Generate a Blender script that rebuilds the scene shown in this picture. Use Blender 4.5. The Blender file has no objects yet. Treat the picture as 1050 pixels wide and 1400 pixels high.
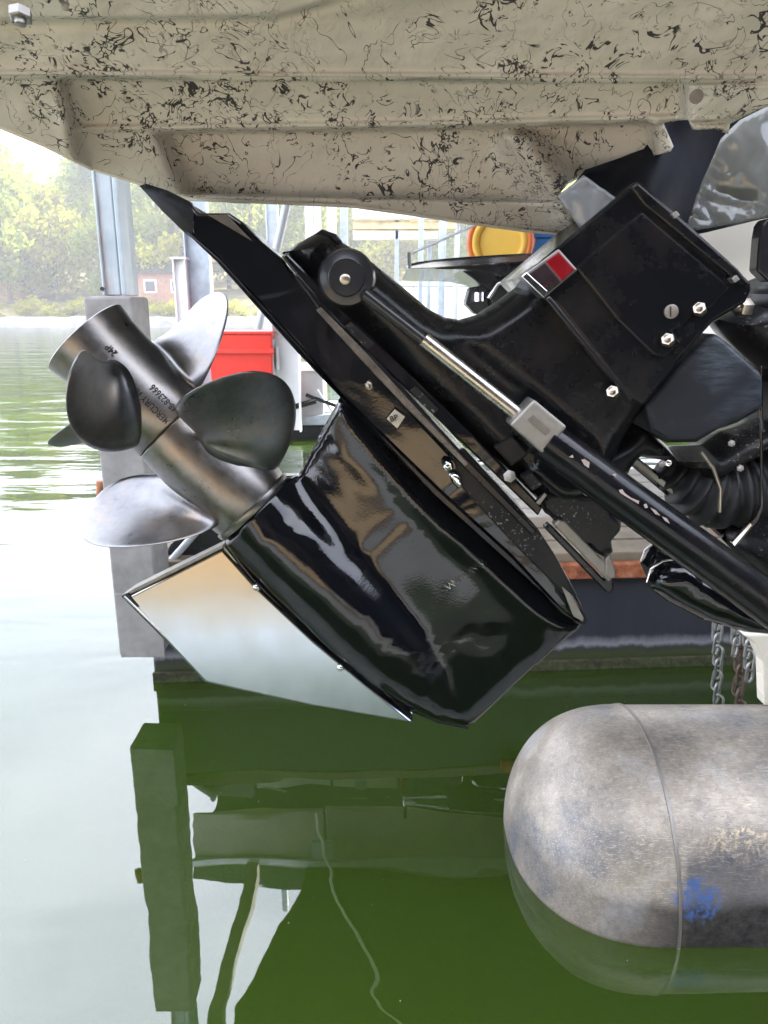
import bpy, bmesh, math, random
import numpy as np
from mathutils import Vector, Matrix, noise
from mathutils.geometry import delaunay_2d_cdt
random.seed(7); rng = np.random.default_rng(7)
R = math.radians
S = bpy.context.scene
C = S.collection
# ------------------------------------------------------------------ camera
CAMH, PITCH, F = 1.2, R(15.0), 1011.0
cam = bpy.data.cameras.new('camera'); camo = bpy.data.objects.new('camera', cam); C.objects.link(camo)
camo.location = (0, 0, CAMH); camo.rotation_euler = (R(90) - PITCH, 0, 0)
cam.sensor_fit = 'VERTICAL'; cam.sensor_height = 36; cam.lens = 26.0; cam.clip_start = .02; cam.clip_end = 600
cam.dof.use_dof = True; cam.dof.focus_distance = 1.2; cam.dof.aperture_fstop = 16
S.camera = camo
# ------------------------------------------------------------------ light
SUN = Vector((.55, .45, .72)).normalized()
w = bpy.data.worlds.new('World'); S.world = w; w.use_nodes = True
nt = w.node_tree; bg = nt.nodes['Background']
sky = nt.nodes.new('ShaderNodeTexSky'); sky.sky_type = 'NISHITA'; sky.sun_disc = False
sky.sun_elevation = math.asin(SUN.z); sky.sun_rotation = math.atan2(SUN.x, SUN.y)
sky.dust_density = 1.2; sky.air_density = 1.0; sky.ozone_density = 1.0
# thin bright cloud veil over the blue
tcw = nt.nodes.new('ShaderNodeTexCoord'); mpw = nt.nodes.new('ShaderNodeMapping'); mpw.inputs['Scale'].default_value = (1, 1, 2.2)
nzw = nt.nodes.new('ShaderNodeTexNoise'); nzw.inputs['Scale'].default_value = 1.6; nzw.inputs['Detail'].default_value = 6; nzw.inputs['Roughness'].default_value = .5
rmw = nt.nodes.new('ShaderNodeMapRange'); rmw.inputs[1].default_value = .30; rmw.inputs[2].default_value = .62; rmw.inputs[3].default_value = .38; rmw.inputs[4].default_value = 1.0
mxw = nt.nodes.new('ShaderNodeMix'); mxw.data_type = 'RGBA'; mxw.inputs[7].default_value = (10.0, 10.5, 12.0, 1)
nt.links.new(tcw.outputs['Generated'], mpw.inputs[0]); nt.links.new(mpw.outputs[0], nzw.inputs['Vector']); nt.links.new(nzw.outputs[0], rmw.inputs[0])
nt.links.new(rmw.outputs[0], mxw.inputs[0]); nt.links.new(sky.outputs[0], mxw.inputs[6]); nt.links.new(mxw.outputs[2], bg.inputs[0]); bg.inputs[1].default_value = .15
sd = bpy.data.lights.new('sun', 'SUN'); so = bpy.data.objects.new('sun', sd); C.objects.link(so)
sd.energy = 5.0; sd.angle = R(.6); sd.color = (1, .93, .82)
so.rotation_euler = SUN.to_track_quat('Z', 'Y').to_euler()
vs = S.view_settings; vs.view_transform = 'Standard'; vs.look = 'None'; vs.gamma = 1; vs.exposure = 1.95
S.render.engine = 'CYCLES'
S.cycles.max_bounces = 8; S.cycles.diffuse_bounces = 3; S.cycles.glossy_bounces = 4; S.cycles.transparent_max_bounces = 8
S.cycles.volume_bounces = 0; S.cycles.use_denoising = True

# ------------------------------------------------------------------ helpers
ct, st = math.cos(PITCH), math.sin(PITCH)
def W(px, py, Y):
    x = (px - 525.0) / F; yi = (700.0 - py) / F
    t = Y / (ct + yi * st)
    return Vector((t * x, Y, CAMH + t * (yi * ct - st)))
def WZ(px, py, z):
    """point of a pixel's ray at height z"""
    x = (px - 525.0) / F; yi = (700.0 - py) / F
    t = (z - CAMH) / (yi * ct - st)
    return Vector((t * x, t * (ct + yi * st), z))
def sm(a, b, x):
    t = np.clip((x - a) / (b - a), 0, 1); return t * t * (3 - 2 * t)

def tag(o, label=None, cat=None, group=None, kind=None):
    if label: o['label'] = label
    if cat: o['category'] = cat
    if group: o['group'] = group
    if kind: o['kind'] = kind
    return o
def empty(name, loc, label=None, cat=None, group=None):
    o = bpy.data.objects.new(name, None); C.objects.link(o); o.location = loc; o.empty_display_size = .05
    return tag(o, label, cat, group)
def link(name, me, mat=None, parent=None, smooth=False):
    o = bpy.data.objects.new(name, me); C.objects.link(o)
    if mat is not None and len(me.materials) == 0: me.materials.append(mat)
    if smooth:
        me.polygons.foreach_set('use_smooth', [True] * len(me.polygons))
    if parent is not None:
        o.parent = parent
        M = Matrix.Translation(parent.location) if parent.parent is None else Matrix.Identity(4)
        o.matrix_parent_inverse = M.inverted()
    return o
def pyd(name, v, f, mat=None, parent=None, smooth=False):
    me = bpy.data.meshes.new(name); me.from_pydata([tuple(a) for a in v], [], [tuple(a) for a in f]); me.update()
    return link(name, me, mat, parent, smooth)
def bmo(name, bm, mat=None, parent=None, smooth=False):
    me = bpy.data.meshes.new(name); bm.to_mesh(me); bm.free(); return link(name, me, mat, parent, smooth)
def mod_bevel(o, w_, seg=2, ang=40):
    m = o.modifiers.new('bevel', 'BEVEL'); m.width = w_; m.segments = seg; m.limit_method = 'ANGLE'; m.angle_limit = R(ang)
    m.harden_normals = False
    return o
def sharp_smooth(o, ang=35):
    me = o.data
    me.polygons.foreach_set('use_smooth', [True] * len(me.polygons))
    bm = bmesh.new(); bm.from_mesh(me)
    for e in bm.edges:
        if len(e.link_faces) == 2 and e.calc_face_angle(0) > R(ang): e.smooth = False
    bm.to_mesh(me); bm.free(); return o

def box(name, x0, x1, y0, y1, z0, z1, mat, parent=None, bev=0.0):
    v = [(x, y, z) for x in (x0, x1) for y in (y0, y1) for z in (z0, z1)]
    f = [(0, 1, 3, 2), (4, 6, 7, 5), (0, 4, 5, 1), (2, 3, 7, 6), (0, 2, 6, 4), (1, 5, 7, 3)]
    o = pyd(name, v, f, mat, parent)
    if bev: mod_bevel(o, bev)
    return o
def prism(name, pts, Y, th, mat, parent=None, bev=.002, seg=2):
    """outline given as points of the plane at depth Y, pushed back by th: a slab with real thickness"""
    P = [W(a, b, Y) for a, b in pts]; n = len(P)
    v = [p[:] for p in P] + [(p.x, Y + th, p.z) for p in P]
    f = [tuple(range(n)), tuple(range(2 * n - 1, n - 1, -1))]
    f += [(i, n + i, n + (i + 1) % n, (i + 1) % n) for i in range(n)]
    me = bpy.data.meshes.new(name); me.from_pydata(v, [], f); me.update()
    bm = bmesh.new(); bm.from_mesh(me); bmesh.ops.recalc_face_normals(bm, faces=bm.faces); bm.to_mesh(me); bm.free()
    o = link(name, me, mat, parent)
    if bev: mod_bevel(o, bev, seg)
    return o
def dense(pts, step, closed=True):
    out = []; n = len(pts)
    for i in range(n if closed else n - 1):
        a = np.array(pts[i], float); b = np.array(pts[(i + 1) % n], float)
        k = max(1, int(round(np.linalg.norm(b - a) / step)))
        for j in range(k): out.append(tuple(a + (b - a) * j / k))
    if not closed: out.append(tuple(pts[-1]))
    return out
def rounded(pts, it=2):
    """Chaikin corner cutting"""
    for _ in range(it):
        q = []; n = len(pts)
        for i in range(n):
            a = pts[i]; b = pts[(i + 1) % n]
            q += [(a[0] * .8 + b[0] * .2, a[1] * .8 + b[1] * .2), (a[0] * .2 + b[0] * .8, a[1] * .2 + b[1] * .8)]
        pts = q
    return pts
def seg_dist(px, py, poly, closed=True):
    n = len(poly); d = np.full(px.shape, 1e9)
    for i in range(n if closed else n - 1):
        ax, ay = poly[i]; bx, by = poly[(i + 1) % n]
        vx, vy = bx - ax, by - ay; L = vx * vx + vy * vy + 1e-12
        t = np.clip(((px - ax) * vx + (py - ay) * vy) / L, 0, 1)
        d = np.minimum(d, np.hypot(px - ax - t * vx, py - ay - t * vy))
    return d
def inside(px, py, poly):
    c = np.zeros(px.shape, bool); n = len(poly); j = n - 1
    for i in range(n):
        xi, yi = poly[i]; xj, yj = poly[j]
        hit = ((yi > py) != (yj > py)) & (px < (xj - xi) * (py - yi) / ((yj - yi) + 1e-12) + xi)
        c ^= hit; j = i
    return c
def tri2d(outline, gx, gy, step):
    """triangulated net over an outline with a gx x gy grid inside"""
    ol = dense(outline, step)
    a = np.array(ol); x0, y0 = a.min(0); x1, y1 = a.max(0)
    X, Y = np.meshgrid(np.arange(x0 + gx / 2, x1, gx), np.arange(y0 + gy / 2, y1, gy)); X = X.ravel(); Y = Y.ravel()
    k = inside(X, Y, ol); X = X[k]; Y = Y[k]
    d = seg_dist(X, Y, ol); k = d > min(gx, gy) * .75; X = X[k]; Y = Y[k]
    n = len(ol)
    co = [Vector(p) for p in ol] + [Vector((p, q)) for p, q in zip(X, Y)]
    vo, eo, fo, _, _, _ = delaunay_2d_cdt(co, [(i, (i + 1) % n) for i in range(n)], [], 1, 1e-5)
    V = np.array([v[:] for v in vo]); return V, fo, ol
def relief(name, outline, Yc, T, Rr, mat, parent=None, fn=None, grid=8, edge=0.0, power=2.0, back=None):
    """a solid body symmetrical about the plane at depth Yc: half thickness T, edges rounded over Rr"""
    V, Fc, ol = tri2d(outline, grid, grid, grid * .8)
    d = seg_dist(V[:, 0], V[:, 1], ol); d[d < .05] = 0
    q = 1 - np.clip(d / Rr, 0, 1)
    h = T * np.power(np.clip(1 - np.power(q, power), 0, 1), 1 / power)
    if fn is not None: h = fn(V[:, 0], V[:, 1], d, h)
    h = np.maximum(h, 0) + edge
    bound = (d == 0)
    n = len(V); P = [W(a, b, Yc) for a, b in V]
    if edge == 0: h = np.where(bound, 0, h)
    vv = [(P[i].x, Yc - h[i], P[i].z) for i in range(n)]
    hb = h if back is None else np.full(n, back)
    if edge == 0 and back is not None: hb = np.where(bound, 0, hb)
    vv += [(P[i].x, Yc + hb[i], P[i].z) for i in range(n)]
    ff = [tuple(f) for f in Fc] + [tuple(n + i for i in reversed(f)) for f in Fc]
    # rim
    ed = {}
    for f in Fc:
        m = len(f)
        for i in range(m):
            a, b = f[i], f[(i + 1) % m]
            if (b, a) in ed: del ed[(b, a)]
            else: ed[(a, b)] = 1
    ff += [(b, a, n + a, n + b) for a, b in ed]
    me = bpy.data.meshes.new(name); me.from_pydata(vv, [], ff); me.update()
    bm = bmesh.new(); bm.from_mesh(me); bmesh.ops.remove_doubles(bm, verts=bm.verts, dist=1e-6)
    bmesh.ops.recalc_face_normals(bm, faces=bm.faces); bm.to_mesh(me); bm.free()
    o = link(name, me, mat, parent, True)
    if edge: sharp_smooth(o, 50)
    return o
def tube(name, pts, r, mat, parent=None, seg=12, closed=False, smooth=True, caps=True):
    """round bar through 3-D points; r may be a list"""
    P = [Vector(p) for p in pts]; n = len(P); rr = r if isinstance(r, (list, tuple)) else [r] * n
    v = []; f = []; up = None
    for i in range(n):
        if closed: t = (P[(i + 1) % n] - P[i - 1]).normalized()
        else: t = (P[min(i + 1, n - 1)] - P[max(i - 1, 0)]).normalized()
        if up is None: up = t.orthogonal().normalized()
        up = (up - t * up.dot(t)).normalized(); s = t.cross(up)
        for k in range(seg):
            a = 2 * math.pi * k / seg
            v.append(P[i] + (up * math.cos(a) + s * math.sin(a)) * rr[i])
    m = n if closed else n - 1
    for i in range(m):
        for k in range(seg):
            a = i * seg + k; b = i * seg + (k + 1) % seg; c = ((i + 1) % n) * seg + (k + 1) % seg; d = ((i + 1) % n) * seg + k
            f.append((a, b, c, d))
    if caps and not closed:
        f.append(tuple(reversed(range(seg)))); f.append(tuple(range((n - 1) * seg, n * seg)))
    o = pyd(name, v, f, mat, parent)
    if smooth: sharp_smooth(o, 50)
    return o
def lathe(name, O, ax, prof, mat, parent=None, seg=48, smooth=True, close=False):
    """prof: (a, r) along axis ax from O"""
    ax = Vector(ax).normalized(); s = ax.orthogonal().normalized(); t = ax.cross(s); v = []; f = []; n = len(prof)
    for a, r in prof:
        for k in range(seg):
            q = 2 * math.pi * k / seg; v.append(Vector(O) + ax * a + (s * math.cos(q) + t * math.sin(q)) * r)
    for i in range(n - 1 if not close else n):
        j = (i + 1) % n
        for k in range(seg):
            f.append((i * seg + k, i * seg + (k + 1) % seg, j * seg + (k + 1) % seg, j * seg + k))
    if not close:
        if prof[0][1] > 1e-5: f.append(tuple(reversed(range(seg))))
        if prof[-1][1] > 1e-5: f.append(tuple(range((n - 1) * seg, n * seg)))
    me = bpy.data.meshes.new(name); me.from_pydata([p[:] for p in v], [], f); me.update()
    bm = bmesh.new(); bm.from_mesh(me); bmesh.ops.remove_doubles(bm, verts=bm.verts, dist=1e-6)
    bmesh.ops.recalc_face_normals(bm, faces=bm.faces); bm.to_mesh(me); bm.free()
    o = link(name, me, mat, parent)
    if smooth: sharp_smooth(o, 40)
    return o

def ring(O, ax, r, rt, mat, parent, name):
    ax = Vector(ax).normalized(); s = ax.orthogonal().normalized(); t = ax.cross(s)
    return tube(name, [Vector(O) + (s * math.cos(k * 6.283185 / 32) + t * math.sin(k * 6.283185 / 32)) * r for k in range(32)], rt, mat, parent, 12, True)

# ------------------------------------------------------------------ materials
class Mt:
    def __init__(s, name):
        s.m = bpy.data.materials.new(name); s.m.use_nodes = True; s.t = s.m.node_tree
        s.b = s.t.nodes['Principled BSDF']; s.out = s.t.nodes['Material Output']; s.co = None
    def n(s, ty, **k):
        x = s.t.nodes.new(ty)
        for a, v in k.items(): setattr(x, a, v)
        return x
    def l(s, a, b): s.t.links.new(a, b)
    def coord(s, scale=(1, 1, 1), gen='Object', rot=(0, 0, 0)):
        tc = s.n('ShaderNodeTexCoord'); mp = s.n('ShaderNodeMapping'); mp.inputs['Scale'].default_value = scale
        mp.inputs['Rotation'].default_value = rot
        s.l(tc.outputs[gen], mp.inputs[0]); return mp.outputs[0]
    def noise(s, scale, detail=4, rough=.6, co=None, dist=0, vec=(1, 1, 1)):
        x = s.n('ShaderNodeTexNoise'); x.inputs['Scale'].default_value = scale; x.inputs['Detail'].default_value = detail
        x.inputs['Roughness'].default_value = rough; x.inputs['Distortion'].default_value = dist
        s.l(co if co is not None else s.coord(vec), x.inputs['Vector']); return x.outputs[0]
    def ramp(s, fac, stops):
        x = s.n('ShaderNodeValToRGB'); e = x.color_ramp.elements
        while len(e) < len(stops): e.new(.5)
        for i, (p, c) in enumerate(stops):
            e[i].position = p; e[i].color = (c, c, c, 1) if isinstance(c, (int, float)) else tuple(c) + (1,)
        s.l(fac, x.inputs[0]); return x.outputs[0]
    def mix(s, fac, a, b, mode='MIX'):
        x = s.n('ShaderNodeMix', data_type='RGBA', blend_type=mode)
        for i, v in ((0, fac), (6, a), (7, b)):
            if hasattr(v, 'is_linked'): s.l(v, x.inputs[i])
            elif i == 0: x.inputs[0].default_value = v
            else: x.inputs[i].default_value = tuple(v) + (1,)
        return x.outputs[2]
    def math(s, op, a, b=0.0):
        x = s.n('ShaderNodeMath', operation=op)
        for i, v in ((0, a), (1, b)):
            if hasattr(v, 'is_linked'): s.l(v, x.inputs[i])
            else: x.inputs[i].default_value = v
        return x.outputs[0]
    def set(s, **k):
        nm = dict(col='Base Color', rough='Roughness', metal='Metallic', spec='Specular IOR Level', coat='Coat Weight', coatr='Coat Roughness',
                  trans='Transmission Weight', alpha='Alpha', ior='IOR', aniso='Anisotropic')
        for a, v in k.items():
            i = s.b.inputs[nm[a]]
            if hasattr(v, 'is_linked'): s.l(v, i)
            elif a == 'col': i.default_value = tuple(v) + (1,)
            else: i.default_value = v
        return s
    def bump(s, h, strength=.3, dist=.002, tgt=None):
        x = s.n('ShaderNodeBump'); x.inputs['Strength'].default_value = strength; x.inputs['Distance'].default_value = dist
        s.l(h, x.inputs['Height']); s.l(x.outputs[0], s.b.inputs['Normal']); return x.outputs[0]
M = {}
def simple(key, col, rough=.5, metal=0.0, var=.25, scale=12, bump=.1, bd=.001, coat=0, spec=.5, bscale=60):
    m = Mt(key); c2 = tuple(x * (1 - var) for x in col); c3 = tuple(min(1, x * (1 + var)) for x in col)
    m.set(col=m.ramp(m.noise(scale, 5), [(.3, c2), (.7, c3)]), metal=metal, coat=coat, spec=spec)
    m.set(rough=m.ramp(m.noise(scale * 2.3, 4), [(.3, max(.02, rough * .8)), (.7, min(1, rough * 1.2))]))
    if bump: m.bump(m.noise(bscale, 5), bump, bd)
    M[key] = m.m; return m
def black_gloss(key, col=(.006, .007, .010), rough=.09, dirt=.35, wav=.25, grit=0):
    m = Mt(key)
    dm = m.ramp(m.noise(9, 7, .7), [(.48, 0.0), (.75, 1.0)])
    dirtc = m.mix(m.noise(30, 4), (.016, .015, .014), (.05, .038, .028))
    base = m.mix(m.math('MULTIPLY', dm, dirt), col, dirtc)
    th_ = .71 - .09 * min(1, grit); sp = m.ramp(m.noise(190, 3, .6), [(th_, 0.0), (th_ + .03, 1.0)])          # dried specks
    sp2 = m.math('MULTIPLY', sp, m.ramp(m.noise(7, 3), [(.45, 0.0), (.6, .8)]))
    base = m.mix(m.math('MINIMUM', m.math('MULTIPLY', sp2, .35 + grit), 1.0), base, (.20, .19, .18))
    m.set(col=base, metal=0, spec={'paint': .6, 'paint_dull': .35}.get(key, .24))
    r = m.ramp(m.noise(6, 6, .65), [(.42, rough), (.85, rough + (.10 if rough < .02 else .22))])
    m.set(rough=r)
    wv = m.noise(7, 2, .4, None, .8); fine = m.noise(260, 3)
    h = m.math('ADD', m.math('MULTIPLY', wv, 1.0), m.math('MULTIPLY', fine, .012 + .1 * grit))
    m.bump(h, wav, .02); M[key] = m.m; return m
black_gloss('paint', (.003, .0035, .005), dirt=.05, rough=.012, wav=.42)
black_gloss('paint_dull', (.005, .0055, .007), rough=.14, dirt=.5, wav=.12, grit=.25)
black_gloss('paint_rough', (.006, .0065, .008), rough=.30, dirt=.6, wav=.1, grit=1.2)
black_gloss('paint_cover', (.004, .0045, .006), rough=.17, dirt=.5, wav=.12, grit=.15)
# stainless propeller
def steel(key, col, rough, streak=(30, 30, 30), var=.35, bump=.12):
    m = Mt(key)
    n1 = m.noise(10, 8, .75); n2 = m.noise(60, 5, .7, m.coord(streak if streak != (30, 30, 30) else (1, 1, 1)))
    f = m.math('ADD', m.math('MULTIPLY', n1, .6), m.math('MULTIPLY', n2, .4))
    c1 = tuple(x * (1 - var) for x in col); c3 = tuple(min(1, x * (1 + var * .8)) for x in col)
    br = m.ramp(m.noise(14, 6, .7), [(.50, 0.0), (.68, .55)])
    base = m.mix(br, m.ramp(f, [(.33, c1), (.66, c3)]), (.34, .26, .19))
    m.set(col=base, metal=1, rough=m.ramp(f, [(.3, rough * .75), (.7, min(1, rough * 1.45))]))
    m.bump(m.noise(300, 4, .7), bump, .0006); M[key] = m.m; return m
steel('steel', (.25, .24, .23), .30)
steel('steel_blade', (.22, .218, .222), .30, var=.32)
steel('rod', (.52, .49, .44), .26, var=.15, bump=.04)
steel('alu_cast', (.36, .34, .315), .5, var=.25, bump=.5)
steel('bolt', (.46, .40, .33), .28, var=.25)
m = Mt('chrome'); m.set(col=(.78, .78, .78), metal=1, rough=.08); M['chrome'] = m.m
# polished guard: mirror with faint smears
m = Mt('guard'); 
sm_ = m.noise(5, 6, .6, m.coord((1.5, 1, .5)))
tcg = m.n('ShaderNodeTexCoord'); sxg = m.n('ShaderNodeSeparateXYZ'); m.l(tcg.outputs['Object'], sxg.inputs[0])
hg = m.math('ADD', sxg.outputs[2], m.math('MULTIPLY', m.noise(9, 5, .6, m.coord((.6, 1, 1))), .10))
tan_ = m.ramp(hg, [(.62, (.42, .48, .55)), (.72, (.44, .49, .55)), (.79, (.40, .37, .30)), (.88, (.40, .33, .235))])   # cream-to-blue reflection painted into the base colour
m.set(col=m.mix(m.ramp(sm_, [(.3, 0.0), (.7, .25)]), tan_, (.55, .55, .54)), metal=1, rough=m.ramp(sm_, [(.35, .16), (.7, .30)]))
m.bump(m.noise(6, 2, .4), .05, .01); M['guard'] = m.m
# raw fibreglass with black webbing
def fibre():
    m = Mt('webbed_gelcoat')
    co = m.coord()
    big = m.noise(2.2, 5, .6, co)
    base = m.ramp(big, [(.3, (.64, .60, .51)), (.7, (.77, .73, .635))])
    base = m.mix(m.ramp(m.noise(45, 4, .6, m.coord((.25, 1, 1))), [(.35, 0.0), (.7, .35)]), base, (.64, .56, .50))
    wv = m.noise(140, 2, .5, m.coord((1, 1, .15)))
    def web(scale, wd, dist, seed, cs, lo, hi):
        c2 = m.n('ShaderNodeMapping'); c2.inputs['Location'].default_value = (seed, seed * .7, -seed); m.l(co, c2.inputs[0])
        nz = m.noise(scale, 2.5, .62, c2.outputs[0], dist)
        e = m.math('ABSOLUTE', m.math('SUBTRACT', nz, .5))
        line = m.ramp(e, [(0.0, 1.0), (wd * .6, 1.0), (wd, 0.0)]) if wd > 0 else None
        msk = m.ramp(m.noise(cs, 3, .7, c2.outputs[0]), [(lo, 0.0), (hi, 1.0)])
        br = m.ramp(m.noise(scale * 1.7, 2, .6, m.coord((1.1, .9, 1.3))), [(.42, 0.0), (.52, 1.0)])
        return m.math('MULTIPLY', line, m.math('MULTIPLY', msk, br))
    a = web(28, .020, 1.1, 3.1, 6.0, .50, .55)
    b = web(14, .0075, 1.6, 9.7, 4.5, .46, .53)
    c = web(48, .036, .6, 5.2, 8.0, .55, .60)
    d = web(9, .0042, 2.6, 1.9, 3.5, .35, .48)
    clus = m.ramp(m.noise(3.1, 3, .6, co), [(.44, .12), (.56, 1.0)])
    a = m.math('MULTIPLY', a, clus); c = m.math('MULTIPLY', c, clus)
    t = m.math('MINIMUM', m.math('MULTIPLY', m.math('MAXIMUM', m.math('MAXIMUM', a, b), m.math('MAXIMUM', c, d)), 2.2), 1.0)
    base = m.mix(m.ramp(m.noise(1.6, 6, .7, m.coord((.5, 1, 2))), [(.5, 0.0), (.72, .5)]), base, (.48, .44, .36))
    col = m.mix(m.math('MULTIPLY', t, .93), base, (.010, .010, .013))
    m.set(col=col, rough=m.ramp(big, [(.3, .34), (.7, .5)]), spec=.2)
    m.bump(m.math('ADD', m.math('MULTIPLY', wv, .5), m.math('MULTIPLY', m.noise(12, 4, .6, co), 1.4)), .35, .004)
    M['fibre'] = m.m
    return m
fibre()
m = Mt('clear_plastic'); m.set(col=m.ramp(m.noise(6, 4), [(.3, (.13, .135, .125)), (.7, (.19, .195, .18))]), rough=.10, alpha=.74, spec=.8)
m.bump(m.math('ABSOLUTE', m.math('SUBTRACT', m.noise(4.5, 2, .5, None, 1.2), .5)), 1.0, .045); M['clear_plastic'] = m.m
simple('black_vinyl', (.008, .009, .013), .6, 0, .4, 6, .25, .004, bscale=9, spec=.12)
simple('cream_gel', (.80, .74, .62), .25, 0, .08, 4, .05)
simple('rubber', (.018, .018, .019), .55, 0, .5, 20, .4, .002)
simple('rubber_smooth', (.018, .018, .02), .22, 0, .3, 20, .05)
simple('galv', (.38, .42, .46), .5, .35, .2, 9, .1)
simple('galv_pale', (.50, .52, .55), .5, .2, .15, 6, .1)
simple('concrete', (.27, .255, .245), .85, 0, .22, 14, .5, .002)
simple('white_paint', (.74, .74, .74), .45, 0, .06, 5, .05)
simple('grey_paint', (.42, .42, .43), .5, 0, .15, 5, .05)
simple('tan_wood', (.17, .135, .09), .7, 0, .3, 7, .4, .002)
simple('old_wood', (.36, .33, .28), .8, 0, .3, 9, .4, .002)
simple('brown_wall', (.20, .095, .055), .7, 0, .3, 3, .3, .004)
simple('dark_plank', (.022, .016, .012), .7, 0, .4, 3, .3, .004)
simple('pale_wood', (.62, .56, .47), .7, 0, .2, 3, .2)
simple('tape', (.22, .23, .24), .22, 0, .2, 9, .5, .006, spec=.8, bscale=14)
simple('ply', (.60, .45, .28), .6, 0, .35, 4, .2)
simple('navy', (.012, .016, .035), .15, 0, .2, 2, 0)
simple('brown_gloss', (.10, .082, .066), .3, 0, .5, 30, .3)  # brown of the painted ledge and tail reflections, also used on the plug
simple('dark_roof', (.018, .022, .018), .75, 0, .3, 3, .2)
simple('fascia', (.33, .31, .26), .6, 0, .3, 2, .2)
simple('red_plastic', (.72, .035, .018), .35, 0, .06, 5, .02)
simple('orange', (.85, .20, .04), .4, 0, .1, 5, .02)
simple('yellow', (.95, .56, .07), .4, 0, .08, 5, .02)
simple('blue_plastic', (.03, .22, .62), .4, 0, .15, 5, .02)
simple('blue_deep', (.015, .09, .40), .4, 0, .15, 5, .02)
simple('red_lens', (.22, .004, .008), .12, 0, .2, 40, .05, coat=.5)
simple('dark_lens', (.03, .018, .02), .1, 0, .2, 40, .05, coat=.5)
m = Mt('scratched')
sk = m.noise(1.0, 5, .7, m.coord((26, 26, 150), rot=(0, R(35), 0))); sk2 = m.noise(4, 4, .6)
m.set(col=m.mix(m.ramp(sk2, [(.42, 0.0), (.62, 1.0)]), (.012, .014, .019), m.ramp(sk, [(.38, (.022, .028, .038)), (.62, (.105, .125, .15))])), rough=.42, spec=.35)
m.bump(sk, .5, .002); M['scratched'] = m.m
simple('bark', (.10, .075, .055), .9, 0, .4, 3, .5, .02)
simple('rock', (.20, .195, .19), .9, 0, .35, .8, .5, .05, bscale=3)
simple('engrave', (.02, .02, .02), .8, 0, .2, 40, 0)
simple('moss', (.045, .05, .018), .95, 0, .6, 40, .8, .01, bscale=70)
simple('tag_plate', (.42, .38, .31), .4, .3, .3, 40, .2)
simple('black_plastic', (.012, .012, .014), .16, 0, .3, 10, .02)
simple('chain_steel', (.36, .36, .34), .45, .8, .35, 50, .3)
simple('chain_brown', (.16, .11, .085), .6, .5, .4, 50, .3)
simple('chip', (.42, .33, .29), .7, 0, .2, 60, .2)
m = Mt('rust'); m.set(col=m.ramp(m.noise(22, 6, .7), [(.3, (.10, .025, .010)), (.5, (.32, .10, .04)), (.7, (.42, .20, .10))]), rough=.85)
m.bump(m.noise(60, 5), .5, .003); M['rust'] = m.m
# galvanised post with rust runs
m = Mt('galv_rust'); co = m.coord((14, 14, 1.1))
rn = m.ramp(m.noise(1.0, 5, .6, co), [(.63, 0.0), (.74, .8)])
m.set(col=m.mix(rn, m.ramp(m.noise(10, 4), [(.3, (.36, .42, .46)), (.7, (.50, .54, .56))]), (.36, .16, .07)), rough=.55, metal=.25)
M['galv_rust'] = m.m
# dock float face: near black with a pale scum line and streaks
m = Mt('float_face'); tc = m.n('ShaderNodeTexCoord'); sx = m.n('ShaderNodeSeparateXYZ'); m.l(tc.outputs['Object'], sx.inputs[0])
zz = m.math('ADD', sx.outputs[2], m.math('MULTIPLY', m.math('SUBTRACT', m.noise(14, 5, .7, m.coord((1, 1, .4))), .5), .05))
base = m.ramp(m.noise(4, 5, .6, m.coord((1, 1, .25))), [(.3, (.014, .015, .022)), (.7, (.035, .036, .048))])
scum = m.ramp(zz, [(0.070, 0.0), (0.085, .75), (0.098, .45), (.118, 0.0)])
slime = m.ramp(zz, [(0.05, 1.0), (.08, 0.0)])
c1 = m.mix(scum, base, (.30, .30, .32)); c1 = m.mix(slime, c1, (.045, .055, .018))
m.set(col=c1, rough=.55); m.bump(m.noise(40, 5), .3, .003); M['float_face'] = m.m
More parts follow.
